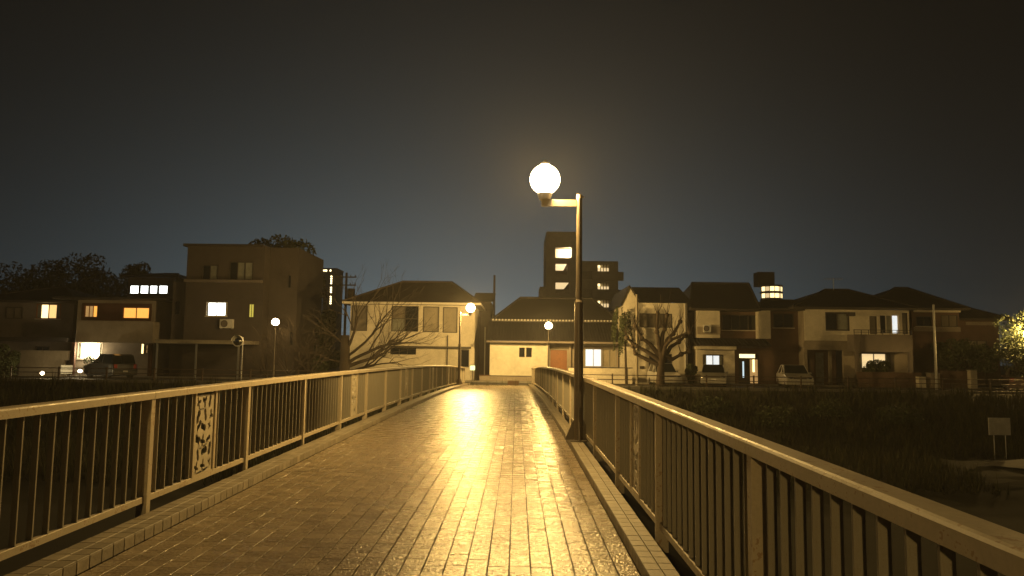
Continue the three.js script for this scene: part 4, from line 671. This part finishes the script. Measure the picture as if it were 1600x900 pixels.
function crownTree(name, label, x, d, y0, top, rx, m, n, size, seed, group, clumps = 16, ry) {
  const t = thing(name, label, name.includes('bush') ? 'bush' : 'tree', x, 0, d, group), r = rng(seed), cy = (y0 + top) / 2, hy = ry || (top - y0) / 2, C = [];
  for (let k = 0; k < clumps; k++) { let v; do v = V(r() * 2 - 1, r() * 2 - 1, r() * 2 - 1); while (v.lengthSq() > 1); C.push([x + v.x * rx * 0.72, cy + v.y * hy * 0.82, -d + v.z * rx * 0.6, (0.28 + r() * 0.22) * Math.min(rx, hy)]); }
  part(t, 'trunk', [rod(V(x, -0.05, -d), V(x, Math.max(0.3, cy), -d), Math.max(0.05, rx * 0.07), Math.max(0.03, rx * 0.04))], M.barkDark);
  const limbs = []; for (const c of C.slice(0, 9)) limbs.push(rod(V(x, Math.max(0.15, lerp(y0, cy, 0.3)), -d), V(c[0], c[1], c[2]), Math.max(0.03, rx * 0.03), 0.02, 5)); part(t, 'limb', limbs, M.barkDark);
  part(t, 'crown', leaves(n, () => { const c = C[Math.floor(r() * C.length)]; let v; do v = V(r() * 2 - 1, r() * 2 - 1, r() * 2 - 1); while (v.lengthSq() > 1); v.setLength(Math.pow(v.length(), 0.6)); return V(c[0] + v.x * c[3], Math.max(0.02, c[1] + v.y * c[3]), c[2] + v.z * c[3]); }, size, r), m);
}
const dark = 'dark evergreens behind the houses';
crownTree('evergreen_tree', 'broad dark evergreen behind the dim low house', -55.41, 92, 3, 13.96, 7.5, M.leaf, 9000, 0.24, 101, dark, 26);
crownTree('evergreen_tree', 'lower dark evergreen crown over the warm lit two-pane window', -61.66, 90, 2, 12.97, 7.5, M.leaf, 8000, 0.24, 102, dark, 24);
crownTree('evergreen_tree', 'pointed dark evergreen next to the house with four white panes', -45.88, 88, 3, 13.28, 2.4, M.leaf, 4500, 0.2, 103, dark, 18);
crownTree('evergreen_tree', 'small dark evergreen top showing above the four white panes', -44.1, 90, 3, 11.91, 2.2, M.leaf, 3500, 0.2, 104, dark, 14);
crownTree('evergreen_tree', 'huge dark evergreen rising behind the dark three-storey house', -23.28, 66, 5, 12.32, 3.2, M.leaf, 12000, 0.2, 105, dark, 34);
crownTree('evergreen_tree', 'rounded dark evergreen crown next to the side wing of the three-storey house', -20.28, 65, 4, 11.97, 3.1, M.leaf, 12000, 0.2, 115, dark, 34);
crownTree('evergreen_tree', 'dark evergreen between the three-storey house and the distant high-rise', -17.67, 60.5, 2, 10.7, 1.5, M.leaf, 10000, 0.18, 106, dark, 28);
crownTree('evergreen_tree', 'dark evergreen filling the gap left of the hip-roofed house', -15.65, 60, 0.3, 5.39, 1.8, M.leaf, 5000, 0.16, 107, dark, 18);
crownTree('leafy_tree', 'green tree whose leaves are lit up by the street lamp beside it', 31.76, 47.6, 1.0, 5.29, 1.9, M.leaf, 5200, 0.1, 108, null, 24);
crownTree('leafy_tree', 'dim green tree over the brown wall beside the white pole', 31.26, 53.4, 0.9, 3.76, 1.8, M.leaf, 4200, 0.1, 109, null, 20);
crownTree('leafy_tree', 'small layered green tree next to the pale gate pillar', 33.11, 53, 0.9, 3.09, 1.3, M.leaf, 3000, 0.09, 110, null, 14);
crownTree('round_bush', 'round green bush in front of the lit window under the balcony', 25.02, 52.2, 0.3, 2.18, 1.15, M.leaf, 3800, 0.08, 111, null, 14);
crownTree('low_bush', 'small leafy bush at the foot of the dark leafless tree', -13.35, 50.5, 0.1, 1.65, 0.75, M.leaf, 2200, 0.07, 112, null, 12);
crownTree('low_bush', 'dark clipped bush between the gabled house and silver car', 12.04, 51.6, 0.1, 1.62, 0.6, M.leaf, 1800, 0.07, 113, null, 10);
crownTree('low_bush', 'dark bush at the corner of the dim low house and the pale garden wall', -33.73, 48.5, 0.1, 2.32, 1.5, M.leaf, 3500, 0.09, 114, null, 14);
for (const [px, h, sd, l] of [[-31.24, 1.1, 301, 'potted plant silhouetted before the brilliant ground-floor window'], [-30.73, 0.8, 302, 'smaller potted plant under the beige balcony']]) {
  const t = thing('potted_plant', l, 'plant', px, 0, 53.9, 'potted plants under the balcony'), r = rng(sd); part(t, 'pot', cyl(px, 0, 0.32, 53.9, 0.14, 0.19), M.brownWall); part(t, 'stem', rod(V(px, 0.3, -53.9), V(px, h, -53.9), 0.015), M.barkDark);
  part(t, 'foliage', leaves(220, () => V(px + (r() - 0.5) * 0.7, h * 0.5 + r() * h * 0.8, -53.9 + (r() - 0.5) * 0.5), 0.09, r), M.leaf);
}
{ // weeping foliage at the left corner of the gabled house
  const x = 7.29, d = 51.6, t = thing('weeping_tree', 'drooping green foliage beside the bluish lit window', 'tree', x, 0, d), r = rng(120), top = 5.43; part(t, 'trunk', rod(V(x + 0.2, -0.05, -d), V(x + 0.1, top - 0.4, -d), 0.1, 0.05), M.barkDark);
  for (let k = 0; k < 22; k++) { const a = r() * 6.3, rad = 0.2 + r() * 0.65, bx = x + Math.cos(a) * rad, bz = -d + Math.sin(a) * rad, y1 = top - r() * 1.0, len = 1.2 + r() * 1.7; part(t, 'frond', leaves(130, () => { const u = r(); return V(bx + Math.cos(a) * u * 0.25 + (r() - 0.5) * 0.14, y1 - u * len, bz + Math.sin(a) * u * 0.25 + (r() - 0.5) * 0.14); }, 0.075, r), M.leaf); }
}
{ // rough grass and weeds on the far slope: nobody could count it
  const r = rng(130), blades = []; for (let k = 0; k < 7; k++) { const a = r() * 6.3, h = 0.3 + r() * 0.3, l = 0.1 + r() * 0.2, w = 0.02; blades.push(poly([[[Math.cos(a + 1.57) * w, 0, Math.sin(a + 1.57) * w], [-Math.cos(a + 1.57) * w, 0, -Math.sin(a + 1.57) * w], [Math.cos(a) * l, h, Math.sin(a) * l]]])); }
  const N = 24000, im = new THREE.InstancedMesh(join(blades), mat(0.042, 0.043, 0.02, 0.85, { side: THREE.DoubleSide }), N), m = new THREE.Matrix4(), q = new THREE.Quaternion(), c = new THREE.Color(); im.name = 'bank_grass'; im.userData = { kind: 'stuff', label: 'rough dark grass on the river bank slope', category: 'grass' };
  for (let i = 0; i < N; i++) { let x = (r() - 0.5) * 100, d = 30.5 + r() * 14; if (d < 38 && x > 20) d = 38.2 + r() * 6; const s = 0.5 + r() * 0.9; q.setFromAxisAngle(V(0, 1, 0), r() * 6.3); m.compose(V(x, groundAt(d) - 0.06, -d), q, V(s, s * (0.7 + r() * 0.7), s)); im.setMatrixAt(i, m); const t = 0.6 + r() * 0.7; im.setColorAt(i, c.setRGB(t * (0.9 + r() * 0.3), t, t * 0.8)); }
  shade(im); scene.add(im);
}
for (const [x, d, rx, h, s] of [[4.5, 42, 1.2, 0.9, 201], [7.5, 41, 1.4, 1.0, 202], [11, 42.2, 1.3, 0.9, 203], [14.2, 41, 1.5, 1.1, 204], [17.5, 42, 1.3, 0.9, 205], [21, 41.4, 1.4, 1.0, 206]]) {
  const t = thing('bank_shrub', 'straggly dark shrub on the slope below the pipe fence', 'bush', x, groundAt(d), d, 'shrubs on the far slope'), r = rng(s), y = groundAt(d);
  part(t, 'stems', Array.from({ length: 12 }, (_, k) => rod(V(x, y - 0.1, -d), V(x + Math.cos(k) * rx * 0.7, y + h * (0.6 + r() * 0.5), -d + Math.sin(k) * rx * 0.6), 0.02, 0.008, 4)), M.barkDark);
  part(t, 'foliage', leaves(1600, () => { let v; do v = V(r() * 2 - 1, r(), r() * 2 - 1); while (v.lengthSq() > 1); return V(x + v.x * rx, y + v.y * h * (0.7 + 0.5 * r()), -d + v.z * rx * 0.8); }, 0.07, r), M.leaf);
}

renderer.render(scene, camera);
